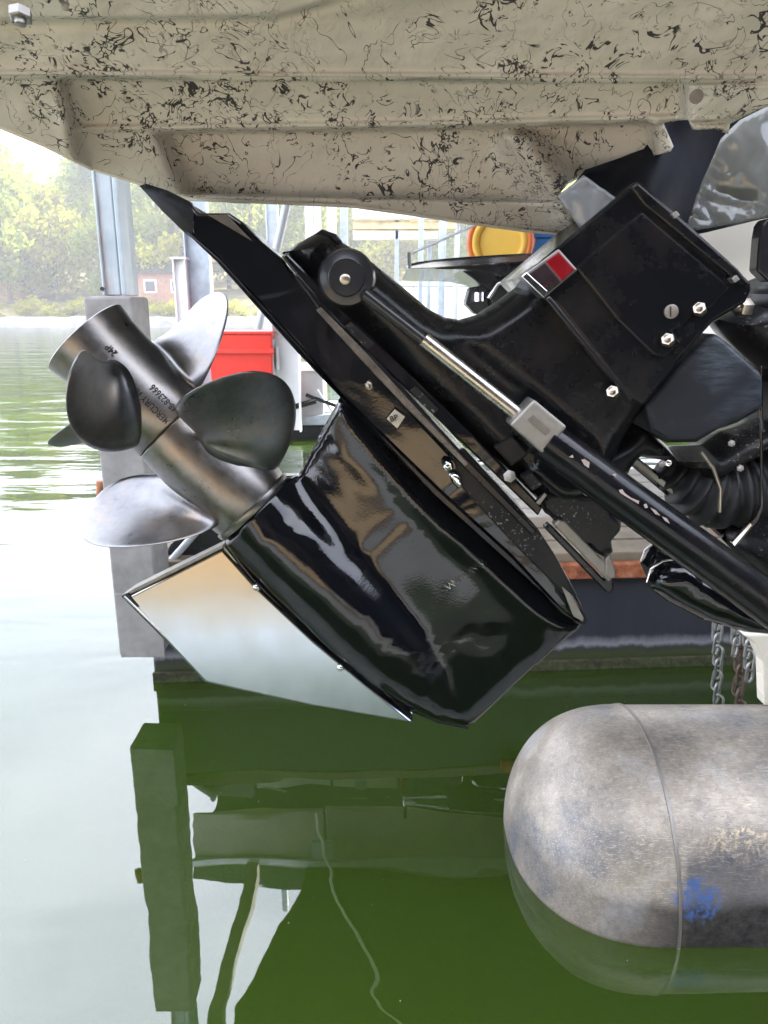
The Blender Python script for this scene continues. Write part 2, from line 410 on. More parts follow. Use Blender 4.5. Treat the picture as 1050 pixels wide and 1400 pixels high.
# pontoon aluminium
def alu():
    m = Mt('oxidised_aluminium'); co = m.coord()
    tc = m.n('ShaderNodeTexCoord'); sx = m.n('ShaderNodeSeparateXYZ'); m.l(tc.outputs['Object'], sx.inputs[0])
    warm = m.ramp(m.noise(4.5, 6, .62, co), [(.33, (.15, .155, .17)), (.44, (.29, .26, .225)), (.57, (.42, .365, .30)), (.72, (.60, .585, .57))])
    def scratch(rot, seed):
        c = m.n('ShaderNodeMapping'); c.inputs['Rotation'].default_value = rot; c.inputs['Scale'].default_value = (16, 190, 190); c.inputs['Location'].default_value = (seed, 0, seed)
        wp = m.n('ShaderNodeVectorMath', operation='ADD'); m.l(co, wp.inputs[0])
        nn = m.n('ShaderNodeTexNoise'); nn.inputs['Scale'].default_value = 14; m.l(co, nn.inputs['Vector'])
        sc = m.n('ShaderNodeVectorMath', operation='SCALE'); sc.inputs[3].default_value = .02; m.l(nn.outputs[1], sc.inputs[0]); m.l(sc.outputs[0], wp.inputs[1])
        m.l(wp.outputs[0], c.inputs[0])
        return m.ramp(m.noise(2.2, 2, .5, c.outputs[0]), [(.62, 0.0), (.68, 1.0)])
    sc = m.math('MAXIMUM', scratch((.3, .7, .2), 0), m.math('MAXIMUM', scratch((1.1, -.6, .9), 3), scratch((-.5, 1.5, 2.1), 7)))
    col = m.mix(m.math('MULTIPLY', sc, .34), warm, (.72, .66, .58))
    col = m.mix(.42, col, m.ramp(m.noise(85, 6, .75, co), [(.34, (.38, .36, .34)), (.55, (.95, .93, .9)), (.75, (1.25, 1.2, 1.12))]), 'MULTIPLY')   # pitting
    # crusty tide deposits along the tube, broken up
    zc = m.math('ADD', sx.outputs[2], m.math('MULTIPLY', m.noise(9, 5, .7, co), .12))
    band = m.ramp(zc, [(.13, .12), (.20, .25), (.235, 1.0), (.252, .9), (.27, 0.0)])
    grit = m.ramp(m.noise(120, 4, .7, co), [(.50, 0.0), (.60, 1.0)])
    xm = m.ramp(sx.outputs[0], [(.60, 0.0), (.66, 1.0)])
    col = m.mix(m.math('MULTIPLY', m.math('MULTIPLY', band, grit), xm), col, (.62, .50, .33))
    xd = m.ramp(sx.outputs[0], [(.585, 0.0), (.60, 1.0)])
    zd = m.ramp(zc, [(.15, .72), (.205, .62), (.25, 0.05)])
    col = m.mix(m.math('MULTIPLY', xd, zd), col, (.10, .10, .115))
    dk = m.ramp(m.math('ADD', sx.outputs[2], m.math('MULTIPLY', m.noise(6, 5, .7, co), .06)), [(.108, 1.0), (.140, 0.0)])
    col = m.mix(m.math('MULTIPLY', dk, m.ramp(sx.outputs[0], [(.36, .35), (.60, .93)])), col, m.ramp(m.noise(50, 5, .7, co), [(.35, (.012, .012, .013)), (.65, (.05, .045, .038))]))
    under = m.ramp(m.math('ADD', sx.outputs[2], m.math('MULTIPLY', m.noise(30, 4, .7, co), .012)), [(-.0, 1.0), (.012, 0.0)])
    col = m.mix(under, col, (.045, .042, .014))          # dark olive below the waterline
    # blue paint rub
    def blob(c, rad):
        v = m.n('ShaderNodeVectorMath', operation='DISTANCE'); m.l(tc.outputs['Object'], v.inputs[0]); v.inputs[1].default_value = c
        return m.ramp(m.math('ADD', v.outputs['Value'], m.math('MULTIPLY', m.noise(28, 4, .7, co), rad * 2.4)), [(rad * 1.75, 1.0), (rad * 2.1, 0.0)])
    bl = m.math('MULTIPLY', blob((.608, 1.195, .10), .05), 1.0)
    col = m.mix(m.math('MULTIPLY', bl, m.ramp(m.noise(70, 4, .7, co), [(.42, .15), (.55, .85)])), col, (.06, .13, .34))
    m.set(col=col, metal=m.math('MULTIPLY', m.ramp(m.noise(6, 4, .6, co), [(.3, .55), (.7, .2)]), m.math('SUBTRACT', 1.0, m.math('MAXIMUM', under, dk))), rough=m.ramp(m.noise(20, 5), [(.3, .30), (.7, .5)]), spec=m.math('SUBTRACT', .4, m.math('MULTIPLY', dk, .33)))
    m.bump(m.math('ADD', m.math('MULTIPLY', sc, .5), m.math('MULTIPLY', m.noise(180, 4, .7, co), 1.0)), .35, .0012)
    M['alu'] = m.m
alu()
# leaves
def leafm(key, c1, c2):
    m = Mt(key); oi = m.n('ShaderNodeObjectInfo')
    geo = m.noise(1.3, 3, .6)
    col = m.ramp(geo, [(.3, c1), (.7, c2)])
    df = m.n('ShaderNodeBsdfDiffuse'); tr = m.n('ShaderNodeBsdfTranslucent'); m.l(col, df.inputs[0])
    tc = m.mix(.65, c2, (.62, .66, .05)); m.l(tc, tr.inputs[0])
    mx = m.n('ShaderNodeMixShader'); mx.inputs[0].default_value = .5; m.l(df.outputs[0], mx.inputs[1]); m.l(tr.outputs[0], mx.inputs[2]); m.l(mx.outputs[0], m.out.inputs[0]); M[key] = m.m
leafm('leaf_a', (.06, .10, .025), (.13, .17, .03)); leafm('leaf_b', (.05, .09, .03), (.10, .14, .035)); leafm('leaf_c', (.14, .14, .025), (.26, .22, .04))
# ground
m = Mt('shore_ground'); g = m.noise(.25, 7, .65)
m.set(col=m.ramp(g, [(.32, (.06, .075, .025)), (.5, (.16, .14, .06)), (.62, (.34, .27, .10)), (.75, (.20, .16, .10))]), rough=.95); m.bump(m.noise(1.5, 6), .6, .2); M['ground'] = m.m
simple('bed', (.03, .04, .015), .95, 0, .3, 1, .3, .05)
# water
m = Mt('lake_water'); m.t.nodes.remove(m.b)
tc = m.n('ShaderNodeTexCoord')
def wn(scale, vec, det=2, rough=.5):
    mp = m.n('ShaderNodeMapping'); mp.inputs['Scale'].default_value = vec; m.l(tc.outputs['Object'], mp.inputs[0])
    return m.noise(scale, det, rough, mp.outputs[0], .3)
sx = m.n('ShaderNodeSeparateXYZ'); m.l(tc.outputs['Object'], sx.inputs[0])
# calmer under the dock, livelier out on the open lake
far = m.ramp(m.math('DIVIDE', sx.outputs[1], 60.0), [(.03, .17), (.09, 1.0)])
out = m.ramp(m.math('DIVIDE', sx.outputs[0], -10.0), [(.0, .25), (.12, 1.0)])
big = m.math('MULTIPLY', wn(.55, (.55, 1.6, 1)), 1.0)
calm = m.math('MULTIPLY', far, far)
mid = m.math('MULTIPLY', wn(2.2, (.6, 1.7, 1), 2), .26)
fin = m.math('MULTIPLY', m.math('MULTIPLY', wn(9, (.6, 1.5, 1), 2), .035), far)
hh = m.math('ADD', big, m.math('ADD', mid, fin))
hh = m.math('MULTIPLY', hh, m.math('MULTIPLY', far, 1.0))
bp = m.n('ShaderNodeBump'); bp.inputs['Strength'].default_value = 1.0; bp.inputs['Distance'].default_value = .055; m.l(hh, bp.inputs['Height'])
df = m.n('ShaderNodeBsdfDiffuse'); wc = m.ramp(wn(.8, (1, 1, 1), 3), [(.3, (.048, .092, .008)), (.7, (.064, .118, .012))]); m.l(wc, df.inputs[0])
rf = m.n('ShaderNodeBsdfRefraction'); rf.inputs['Color'].default_value = (.55, .62, .22, 1); rf.inputs['Roughness'].default_value = .05; rf.inputs['IOR'].default_value = 1.33
m.l(bp.outputs[0], rf.inputs['Normal'])
mx = m.n('ShaderNodeMixShader'); mx.inputs[0].default_value = .58; m.l(df.outputs[0], mx.inputs[1]); m.l(rf.outputs[0], mx.inputs[2])
gl = m.n('ShaderNodeBsdfGlossy'); gl.inputs['Roughness'].default_value = .008; m.l(bp.outputs[0], gl.inputs['Normal'])
fr = m.n('ShaderNodeFresnel'); fr.inputs['IOR'].default_value = 2.05; m.l(bp.outputs[0], fr.inputs['Normal'])
m2 = m.n('ShaderNodeMixShader'); m.l(fr.outputs[0], m2.inputs[0]); m.l(mx.outputs[0], m2.inputs[1]); m.l(gl.outputs[0], m2.inputs[2]); m.l(m2.outputs[0], m.out.inputs[0])
M['water'] = m.m

# ================================================================== SETTING
tag(pyd('lake_water', [(-90, -14, 0), (90, -14, 0), (90, 69.3, 0), (-90, 69.3, 0)], [(0, 1, 2, 3)], M['water']), 'calm green lake water reflecting sky and dock', None, None, 'structure')
tag(pyd('lake_bed', [(-90, -14, -1.7), (90, -14, -1.7), (90, 70, -1.7), (-90, 70, -1.7)], [(0, 1, 2, 3)], M['bed']), 'dark lake bed under the water', None, None, 'structure')
def gz(x, y):
    t = max(0, y - 69.0)
    return .55 + 5.5 * (1 - math.exp(-t / 26)) + .06 * t + .7 * noise.noise(Vector((x * .08, y * .08, 0)))* min(1, t / 4) + 2.2 * noise.noise(Vector((x * .02, 3, 0))) * min(1, t / 25)
gxs = np.linspace(-90, 90, 91); gys = [69.3, 69.6, 70.5] + list(np.linspace(72, 150, 40))
v = [(x, y, gz(x, y)) for y in gys for x in gxs]; nx = len(gxs)
f = [(j * nx + i, j * nx + i + 1, (j + 1) * nx + i + 1, (j + 1) * nx + i) for j in range(len(gys) - 1) for i in range(nx - 1)]
tag(pyd('far_shore', v, f, M['ground'], None, True), 'grassy bank rising beyond the lake', None, None, 'structure')
# rough stone edge of the shore
bm = bmesh.new()
tri = []
ys0 = 69.0
xs = np.arange(-88, 88, .8)
v = []; f = []
for i, x in enumerate(xs):
    for j, (dy, z) in enumerate([(0, -1.75), (.0, .0), (.12, .45), (.3, .85), (.9, .95), (1.6, .6)]):
        v.append((x, ys0 + dy + .12 * noise.noise(Vector((x * .9, j * 3, 1))), z + (.16 * noise.noise(Vector((x * .7, j * 2, 5))) if j > 1 else 0)))
for i in range(len(xs) - 1):
    for j in range(5): f.append((i * 6 + j, (i + 1) * 6 + j, (i + 1) * 6 + j + 1, i * 6 + j + 1))
tag(pyd('shore_retaining_wall', v, f, M['rock']), 'long low grey retaining wall along the far shore', 'wall')

# ---- specks of pollen and leaf bits drifting on the water
fr_ = random.Random(11); v = []; f = []
for i in range(230):
    x = fr_.uniform(-2.4, 2.2); y = fr_.uniform(.9, 5.5) if i % 2 else fr_.uniform(.9, 2.2)
    if y > 2.15 and x > -.75: continue
    r0 = fr_.choice((.0007, .0009, .0012, .0018)); k = fr_.randint(5, 7); q = len(v); a0 = fr_.uniform(0, 6)
    for j in range(k): v.append((x + math.cos(a0 + 6.283 * j / k) * r0 * fr_.uniform(.5, 1.2), y + math.sin(a0 + 6.283 * j / k) * r0 * fr_.uniform(.4, 1), .0015))
    f.append(tuple(range(q, q + k)))
tag(pyd('floating_specks', v, f, M['concrete']), 'tiny pale specks of pollen floating on the green water', 'specks', None, 'stuff')
# ---- trees
def crown_mesh(name, seed, h, wd, nclump, nleaf, ls):
    r = random.Random(seed); v = []; f = []
    cl = []
    for i in range(nclump):
        a = r.uniform(0, 6.283); zz = r.uniform(.16, 1.0); rad = wd * (math.sin(min(1, zz * 1.05) * math.pi) ** .6) * r.uniform(.35, 1.0)
        cl.append((math.cos(a) * rad, math.sin(a) * rad, zz * h, r.uniform(.6, 1.5) * wd * .30))
    for cx, cy, cz, cr in cl:
        for k in range(nleaf):
            d = Vector((r.gauss(0, 1), r.gauss(0, 1), r.gauss(0, .75))).normalized() * cr * r.uniform(.35, 1.08)
            p = Vector((cx, cy, cz)) + d; s = ls * r.uniform(.6, 1.4)
            n = Vector((r.gauss(0, 1), r.gauss(0, 1), r.gauss(0, 1) + .5)).normalized(); t = n.orthogonal().normalized() * s; b = n.cross(t).normalized() * s * .6
            q = len(v); v += [p - t, p + b, p + t, p - b]; f.append((q, q + 1, q + 2, q + 3))
    me = bpy.data.meshes.new(name); me.from_pydata([x[:] for x in v], [], f); me.update(); return me, cl
def trunk_mesh(name, h, cl, r0, seed):
    bm = bmesh.new(); r = random.Random(seed)
    def limb(a, b, ra, rb, n=6):
        t = (b - a).normalized(); s = t.orthogonal().normalized(); u = t.cross(s)
        A = [bm.verts.new(a + (s * math.cos(k * 6.283 / n) + u * math.sin(k * 6.283 / n)) * ra) for k in range(n)]
        B = [bm.verts.new(b + (s * math.cos(k * 6.283 / n) + u * math.sin(k * 6.283 / n)) * rb) for k in range(n)]
        for k in range(n): bm.faces.new((A[k], A[(k + 1) % n], B[(k + 1) % n], B[k]))
    p = Vector((0, 0, -.8)); pr = r0
    for i in range(5):
        q = Vector((r.uniform(-.25, .25), r.uniform(-.25, .25), h * .75 * (i + 1) / 5)); rr = r0 * (1 - .17 * (i + 1))
        limb(p, q, pr, rr); p = q; pr = rr
    for c in r.sample(cl, min(len(cl), 12)):
        z0 = c[2] * .62; limb(Vector((0, 0, z0)), Vector(c[:3]), r0 * .32, r0 * .1)
    me = bpy.data.meshes.new(name); bm.to_mesh(me); bm.free(); return me
kinds = []
for i, (h, wd, nc, mt) in enumerate([(12, 4.4, 46, 'leaf_a'), (14, 4.8, 52, 'leaf_b'), (9, 4.0, 34, 'leaf_c'), (11, 3.6, 38, 'leaf_a')]):
    cm, cl = crown_mesh('crown', 40 + i, h, wd, nc, 150, .22); cm.materials.append(M[mt])
    tm = trunk_mesh('trunk', h, cl, .26, 60 + i); tm.materials.append(M['bark']); kinds.append((cm, tm))
bush_me, _ = crown_mesh('foliage', 90, 1.9, 1.7, 16, 110, .12); bush_me.materials.append(M['leaf_c'])
tr_ = random.Random(5)
tree_spots = [(-37, 76, 0), (-33.5, 79, 2), (-30, 84, 1), (-27, 76.5, 3), (-23.5, 82, 0), (-20.5, 78, 2), (-17, 85, 1), (-13.5, 80, 0), (-10.5, 88, 3), (-7, 82, 1),
              (-3.5, 90, 0), (0, 83, 2), (4, 88, 1), (8, 84, 0), (12, 90, 3), (16, 85, 1), (20, 90, 0), (-41, 83, 1), (-35, 92, 1), (-26, 93, 0), (-19, 96, 1), (-12, 97, 0), (-4, 98, 1), (5, 99, 0), (14, 99, 1), (-46, 92, 0), (26, 86, 1), (-52, 82, 0), (33, 88, 0)]
kl = ['broad green shoreline tree', 'tall dark green shoreline tree', 'low yellow-green shoreline tree', 'slender green shoreline tree']
TL = ['leftmost broad green tree at the water edge of the view', 'low yellowish tree second from the left edge', 'tall dark tree filling the gap left of the dock column',
      'slender tree standing just behind the dock column', 'broad tree right of the dock column above the cabin', 'low yellowish tree behind the cabin window end',
      'tall dark tree between the cabin and the drive tail', 'broad tree showing under the drive tail tip', 'slender tree left of the leaning pole', 'tall tree crossed by the leaning pole',
      'broad tree above the upper corner of the drive', 'low yellowish tree below the timber header', 'tall tree under the middle of the timber header', 'broad tree left of the orange tube',
      'slender tree behind the orange tube', 'tall tree behind the blue crate', 'broad tree hidden mostly by the drive cover', 'tall tree at the far left behind the front row',
      'tall back tree above the leftmost front trees', 'broad back tree over the dock column', 'tall back tree above the cabin roof', 'broad back tree behind the drive tail',
      'broad back tree right of the leaning pole', 'broad back tree between the thin dock posts', 'tall back tree above the orange tube', 'broad tree outside the left edge of the view',
      'tall tree far right behind the drive cover', 'broad tree farthest left on the bank', 'broad tree farthest right on the bank']
for i, (x, y, k) in enumerate(tree_spots):
    e = empty('shore_tree', (x, y, gz(x, y) - .1), TL[i], 'tree', 'trees on the far shore')
    s = tr_.uniform(.85, 1.2); e.scale = (s, s, s); e.rotation_euler = (0, 0, tr_.uniform(0, 6))
    for nm, me in (('crown', kinds[k][0]), ('trunk', kinds[k][1])):
        o = bpy.data.objects.new(nm, me); C.objects.link(o); o.parent = e
for i in range(26):
    x = -40 + i * 2.4 + tr_.uniform(-1, 1); y = tr_.uniform(70.6, 74)
    o = bpy.data.objects.new('shore_bush', bush_me); C.objects.link(o); s = tr_.uniform(.5, 1.1)
    o.location = (x, y, gz(x, y) - .2); o.scale = (s * 1.3, s, s * .8); o.rotation_euler = (0, 0, tr_.uniform(0, 6))
    tag(o, 'small sunlit yellow-green bush just above the far retaining wall, %s' % ('left of the dock column' if x < -27.5 else ('between dock column and drive tail' if x < -15 else 'behind the drive and its posts')), 'bush', 'bushes above the retaining wall')
# far-off wood behind
me_, _ = crown_mesh('far_wood', 77, 9, 6, 60, 90, .3)
v = []; f = []; base = len(me_.vertices)
cov = np.array([a.co[:] for a in me_.vertices])
allv = []; allf = []
for i in range(18):
    x = -85 + i * 10 + tr_.uniform(-3, 3); y = tr_.uniform(108, 122); s = tr_.uniform(1.1, 1.6)
    off = len(allv); allv += [(a[0] * s + x, a[1] * s + y, a[2] * s + gz(x, y) - 1) for a in cov]; allf += [tuple(off + q for q in p.vertices) for p in me_.polygons]
tag(pyd('far_wood', allv, allf, M['leaf_b']), 'hazy wooded hillside far behind the shore trees', 'wood', None, 'stuff')

# ---- brown cabin on the shore
def cabin(x0, x1, y, z0, z1, label, wins):
    e = empty('shore_cabin', ((x0 + x1) / 2, y, z0), label, 'cabin')
    box('wall', x0, x1, y, y + 4, z0 - 1, z1, M['brown_wall'], e)
    pyd('roof', [(x0 - .4, y - .5, z1), (x1 + .4, y - .5, z1), (x1 + .4, y + 2, z1 + 1.1), (x0 - .4, y + 2, z1 + 1.1), (x1 + .4, y + 4.5, z1), (x0 - .4, y + 4.5, z1)],
        [(0, 1, 2, 3), (3, 2, 4, 5), (0, 3, 5), (1, 4, 2), (0, 5, 4, 1)], M['dark_roof'], e)
    for a, b, c, d in wins:
        wf = box('window', a, b, y - .08, y - .003, c, d, M['white_paint'], e)
        box('pane', a + .12, b - .12, y - .11, y - .083, c + .12, d - .12, M['black_plastic'], wf)
p0 = W(168, 415, 74.5); p1 = W(262, 378, 74.5)
cabin(p0.x, p1.x, 74.5, p0.z, p1.z + .3, 'long reddish brown cabin standing on the far bank', [(p0.x + 2.2, p0.x + 3.4, p0.z + 1.0, p1.z - .3), (p0.x + 4.8, p0.x + 6.2, p0.z + 1.0, p1.z - .3)])
p0 = W(-25, 400, 77); p1 = W(18, 330, 77)
cabin(p0.x, p1.x, 77, p0.z, p1.z, 'small dark brown boathouse at the left end of the far bank', [(p0.x + 1.0, p0.x + 2.2, p0.z + 1.6, p0.z + 3)])

# ================================================================== NEAR DOCK
# finger dock behind the drive
L0 = WZ(211, 930, 0); R0 = WZ(1060, 904, 0)
def dline(x, off=0): return L0.y + (R0.y - L0.y) * (x - L0.x) / (R0.x - L0.x) + off
DL, DR, DZ = L0.x, 3.6, .385
def floatbox(name, x0, x1, off0, off1, z0, z1, mat, parent, bev=.01):
    v = []
    for x in (x0, x1):
        for off in (off0, off1):
            for z in (z0, z1): v.append((x, dline(x, off), z))
    f = [(0, 1, 3, 2), (4, 6, 7, 5), (0, 4, 5, 1), (2, 3, 7, 6), (0, 2, 6, 4), (1, 5, 7, 3)]
    o = pyd(name, v, f, mat, parent)
    if bev: mod_bevel(o, bev)
    return o
dock = empty('finger_dock', (DL, dline(DL), 0), 'dark floating finger dock with weathered boards behind the drive', 'dock')
floatbox('float', DL, DR, 0, 1.35, -.25, DZ, M['float_face'], dock)
floatbox('rust_rail', .42, DR, -.035, -.003, DZ - .045, DZ + .01, M['rust'], dock, .006)
pl = None
for i in range(9):
    o0 = -.0 + i * .15
    floatbox('deck_board', DL + .01, DR, o0 + .004, o0 + .146, DZ + .002, DZ + .036 + .003 * (i % 3), M['old_wood'] if i > 2 else M['tan_wood'], dock, .004)
# slime fringe at the waterline
floatbox('slime_fringe', DL, DR, -.018, -.002, -.02, .035, M['moss'], dock, .004)
# black diagonal bracing standing at the dock's left end
br = empty('dock_end_brace', W(240, 790, 2.31), 'black steel brace frame with a bright edge at the left end of the dock', 'brace')
tube('brace_bar', [W(222, 780, 2.32), W(268, 728, 2.32)], .012, M['galv_pale'], br, 8)
prism('brace_plate', [(214, 790), (232, 745), (262, 720), (330, 715), (330, 770), (240, 800)], 2.35, .04, M['black_plastic'], br, .003)
# dock column
col_ = empty('dock_column', W(190, 900, 2.2), 'galvanised dock column in a grey concrete-coloured sleeve standing left of the propellers', 'column')
def slab4(name, q, Y, th, mat, parent, bev=.004): return prism(name, q, Y, th, mat, parent, bev)
def vslab(name, xl, xr, pyt, pyb, Y, th, mat, parent, bev=.004):
    """upright slab: left/right edge given at mid height"""
    ym = (pyt + pyb) / 2; a = W(xl, ym, Y); b = W(xr, ym, Y); t = W(xl, pyt, Y).z; bt = W(xl, pyb, Y).z
    return box(name, a.x, b.x, Y, Y + th, bt, t, mat, parent, bev)
vslab('channel_web', 130, 152, 100, 404, 2.20, .012, M['galv_rust'], col_)
vslab('channel_lip', 152.5, 160, 100, 404, 2.19, .07, M['galv_rust'], col_)
vslab('channel_back', 160.3, 164, 100, 404, 2.215, .09, M['galv'], col_)
vslab('channel_lip', 126, 130, 100, 404, 2.19, .08, M['galv_rust'], col_)
vslab('sleeve', 138, 201, 405, 897, 2.12, .15, M['concrete'], col_, .008)
vslab('sleeve_plate', 161, 222, 812, 899, 2.112, .007, M['concrete'], col_, .002)
b_ = W(162, 395, 2.19); tube('bolt_hole', [(b_.x - .045, 2.197, b_.z), (b_.x - .045, 2.185, b_.z)], .006, M['black_plastic'], col_, 8)
tube('side_lug', [W(137, 658, 2.16), W(137, 682, 2.16)], .012, M['rust'], col_, 8)

# overhead dock roof (seen mirrored in the water)
roof = empty('dock_roof', (1, 4.4, 2.6), 'dark overhead dock roof with weathered fascia and rusty purlins above the slip', 'roof')
RP = [(-1.35, 4.42), (-.55, 4.42), (-.72, 3.75), (-.92, 3.1), (-1.02, 1.25), (7, 1.25), (7, 8.2), (-1.35, 8.2)]
v = [(x, y, 2.62) for x, y in RP] + [(x, y, 2.72) for x, y in RP]; n = len(RP)
pyd('roof_deck', v, [tuple(reversed(range(n))), tuple(range(n, 2 * n))] + [(i, (i + 1) % n, n + (i + 1) % n, n + i) for i in range(n)], M['dark_roof'], roof)
box('fascia_board', -1.33, -.42, 4.38, 4.43, 2.18, 2.61, M['fascia'], roof, .01)
box('fascia_board', -.41, 3, 4.375, 4.43, 2.14, 2.61, M['fascia'], roof, .01)
box('fascia_lip', -1.34, 3, 4.33, 4.372, 2.48, 2.55, M['galv_pale'], roof, .01)
box('purlin', -1.3, -.42, 4.95, 5.0, 2.18, 2.34, M['white_paint'], roof, .01)
box('purlin', -.40, .1, 4.95, 5.0, 2.18, 2.34, M['white_paint'], roof, .01)
box('purlin', .12, 3, 4.95, 5.0, 2.18, 2.36, M['rust'], roof, .01)
tube('roof_beam', [(-.90, 4.32, 2.56), (-.93, 3.7, 2.56), (-.93, 3.0, 2.56), (-.95, 2.3, 2.56)], .055, M['fascia'], roof, 4, smooth=False)
box('hanger', -.22, -.13, 4.90, 4.94, 2.06, 2.34, M['galv_pale'], roof)
box('bracket', -.50, -.36, 4.30, 4.325, 2.34, 2.42, M['galv'], roof)
tube('stay_rod', [(-.75, 4.9, 2.34), (-.98, 4.6, 2.02)], .012, M['galv_pale'], roof, 6)
tube('stay_rod', [(.25, 4.9, 2.34), (.6, 4.6, 2.1)], .008, M['galv_pale'], roof, 6)
tube('roof_cable', [(-.47, 4.3, 2.14), (-.33, 3.9, 2.28), (-.2, 3.6, 2.36), (.1, 3.1, 2.5)], .009, M['white_paint'], roof, 8)
for x in (-.9, -.15): tube('roof_post', [(x, 5.6, 2.61), (x, 5.6, 4.0)], .03, M['galv'], roof, 8)

# ---- second dock finger and its fittings farther back
d2 = empty('far_dock', W(400, 575, 7.4), 'pale far dock finger on the other side of the slip', 'dock')
a = W(300, 578, 7.4)
box('far_float', a.x, 4.5, 7.4, 9.0, -.2, a.z + .0, M['black_plastic'], d2, .01)
box('edge_beam', a.x, 4.5, 7.36, 7.397, a.z - .02, a.z + .12, M['galv_pale'], d2, .005)
for i in range(8):
    box('deck_board', a.x, 4.5, 7.41 + i * .195, 7.595 + i * .195, a.z + .003, a.z + .04, M['white_paint'], d2, .004)
def post(px, pyt, Y, wpx, zb, mat, label, depth=None, lean=0, group='posts of the docks beyond the drive'):
    t = W(px, pyt, Y); wd = wpx / F * Y / ct; dp = depth or wd
    e = empty('dock_post', (t.x, Y, zb), label, 'post', group)
    box('post_web', t.x - wd / 2, t.x + wd / 2, Y, Y + .01, zb, t.z, mat, e)
    box('flange', t.x - wd / 2, t.x - wd / 2 + .012, Y - dp / 2, Y - .001, zb, t.z, mat, e)
    box('flange', t.x + wd / 2 - .012, t.x + wd / 2, Y - dp / 2, Y - .001, zb, t.z, mat, e)
    box('cap_plate', t.x - wd * .6, t.x + wd * .6, Y - dp * .6, Y + dp * .6, t.z + .001, t.z + .02, mat, e)
    return e
dz = a.z + .04
post(262, 180, 7.6, 30, dz, M['galv'], 'wide grey steel post behind the upper propeller blade')
post(246, 355, 7.5, 16, dz, M['white_paint'], 'short white post left of the wide grey post')
post(281, 358, 7.9, 16, dz, M['brown_wall'], 'short brown post right of the wide grey post')
post(369, 200, 9.5, 15, -.3, M['galv'], 'slim grey post left of the leaning pole')
post(420, 200, 12, 9, -.3, M['galv_pale'], 'thin pale post just right of the leaning pole')
for px, wpx, lab in ((432, 8, 'thin pale post above the upper drive corner'), (452, 11, 'pale post crossing the end of the timber header'), (469, 9, 'last thin pale post before the timber header'),
                (543, 5, 'thin post under the timber header, leftmost'), (577, 6, 'thin post under the timber header, left of the rope'), (589, 5, 'thin post behind the white rope'), (607, 9, 'pale post right of the white rope'), (628, 6, 'thin post left of the orange tube')):
    post(px, 200, 13 + (px % 5) * .4, wpx, -.3, M['galv'] if px % 2 else M['galv_pale'], lab)
post(391, 440, 7.2, 34, .1, M['white_paint'], 'thick white post right of the red bin')
tag(tube('leaning_pole', [W(353, 450, 5.2), W(398, 255, 5.2)], .028, M['galv_pale'], None, 12), 'pale metal pole leaning behind the drive tail', 'pole')
# timber header of the farther roof
hd = empty('timber_header', W(560, 310, 14), 'pale timber header beams of a farther boathouse roof', 'beam')
for (y0, y1, x1, mt) in ((285, 300, 640, 'pale_wood'), (302, 312, 625, 'ply'), (313, 326, 600, 'pale_wood')):
    a1 = W(482, y0, 14); a2 = W(x1, y1, 14)
    box('header_beam', a1.x, a2.x, 14.0 + .1 * (y0 - 285) / 14, 14.2 + .1 * (y0 - 285) / 14, a2.z, a1.z, M[mt], hd, .01)
# white panels added where only whitish glare shows, low in the distance
bh = empty('glare_panels', W(560, 430, 17), 'added low white panels standing in for whitish glare beyond the slip', 'boathouse')
for i in range(6):
    a1 = W(470 + i * 32, 392, 17); a2 = W(500 + i * 32, 440, 17)
    box('glare_panel', a1.x, a2.x, 17, 17.1, a2.z, a1.z, M['white_paint'], bh, .01)
a1 = W(465, 386, 17); a2 = W(668, 391, 17); box('glare_sill', a1.x, a2.x, 16.95, 17.15, a2.z, a1.z, M['galv_pale'], bh, .01)
# things on the far dock
bn = empty('red_bin', W(335, 512, 7.0), 'bright red plastic bin with a ribbed rim on the far dock', 'bin')
a1 = W(282, 453, 7.0); a2 = W(371, 453, 7.0)
zt, zb = a1.z, dz
vv = []
def frust(name, x0, x1, y0, y1, z0, z1, tp, mat, par, bev=.01):
    v = [(x0 + tp, y0 + tp, z0), (x1 - tp, y0 + tp, z0), (x1 - tp, y1 - tp, z0), (x0 + tp, y1 - tp, z0), (x0, y0, z1), (x1, y0, z1), (x1, y1, z1), (x0, y1, z1)]
    o = pyd(name, v, [(3, 2, 1, 0), (4, 5, 6, 7), (0, 1, 5, 4), (1, 2, 6, 5), (2, 3, 7, 6), (3, 0, 4, 7)], mat, par); mod_bevel(o, bev); return o
frust('bin_body', a1.x, a2.x, 7.0, 7.45, zb, zt - .03, .03, M['red_plastic'], bn)
box('rim', a1.x - .01, a2.x + .012, 6.985, 7.46, zt - .028, zt, M['red_plastic'], bn, .006)
box('rim', a1.x - .008, a2.x + .02, 6.97, 7.0, zt - .20, zt - .16, M['red_plastic'], bn, .004)
box('latch', a2.x + .021, a2.x + .04, 7.1, 7.25, zt - .36, zt - .14, M['white_paint'], bn, .004)
wb = empty('white_dock_box', W(425, 520, 7.3), 'white dock box beside the thick white post', 'box')
a1 = W(400, 500, 7.3); a2 = W(446, 521, 7.3)
box('lid', a1.x, a2.x, 7.25, 7.8, a1.z - .05, a1.z, M['white_paint'], wb, .01); box('box_body', a1.x + .02, a2.x - .03, 7.3, 7.75, dz, a1.z - .052, M['grey_paint'], wb, .01)
ib = empty('folded_bracket', W(420, 560, 7.35), 'black folded steel bracket lying on the far dock edge', 'bracket')
tube('bracket_bar', [W(404, 556, 7.2), W(432, 548, 7.2)], .03, M['black_plastic'], ib, 6)
tube('bracket_bar', [W(418, 540, 7.2), W(462, 556, 7.2)], .02, M['black_plastic'], ib, 6)
tube('bracket_rod', [W(434, 533, 7.2), W(456, 566, 7.2)], .013, M['galv_pale'], ib, 6)
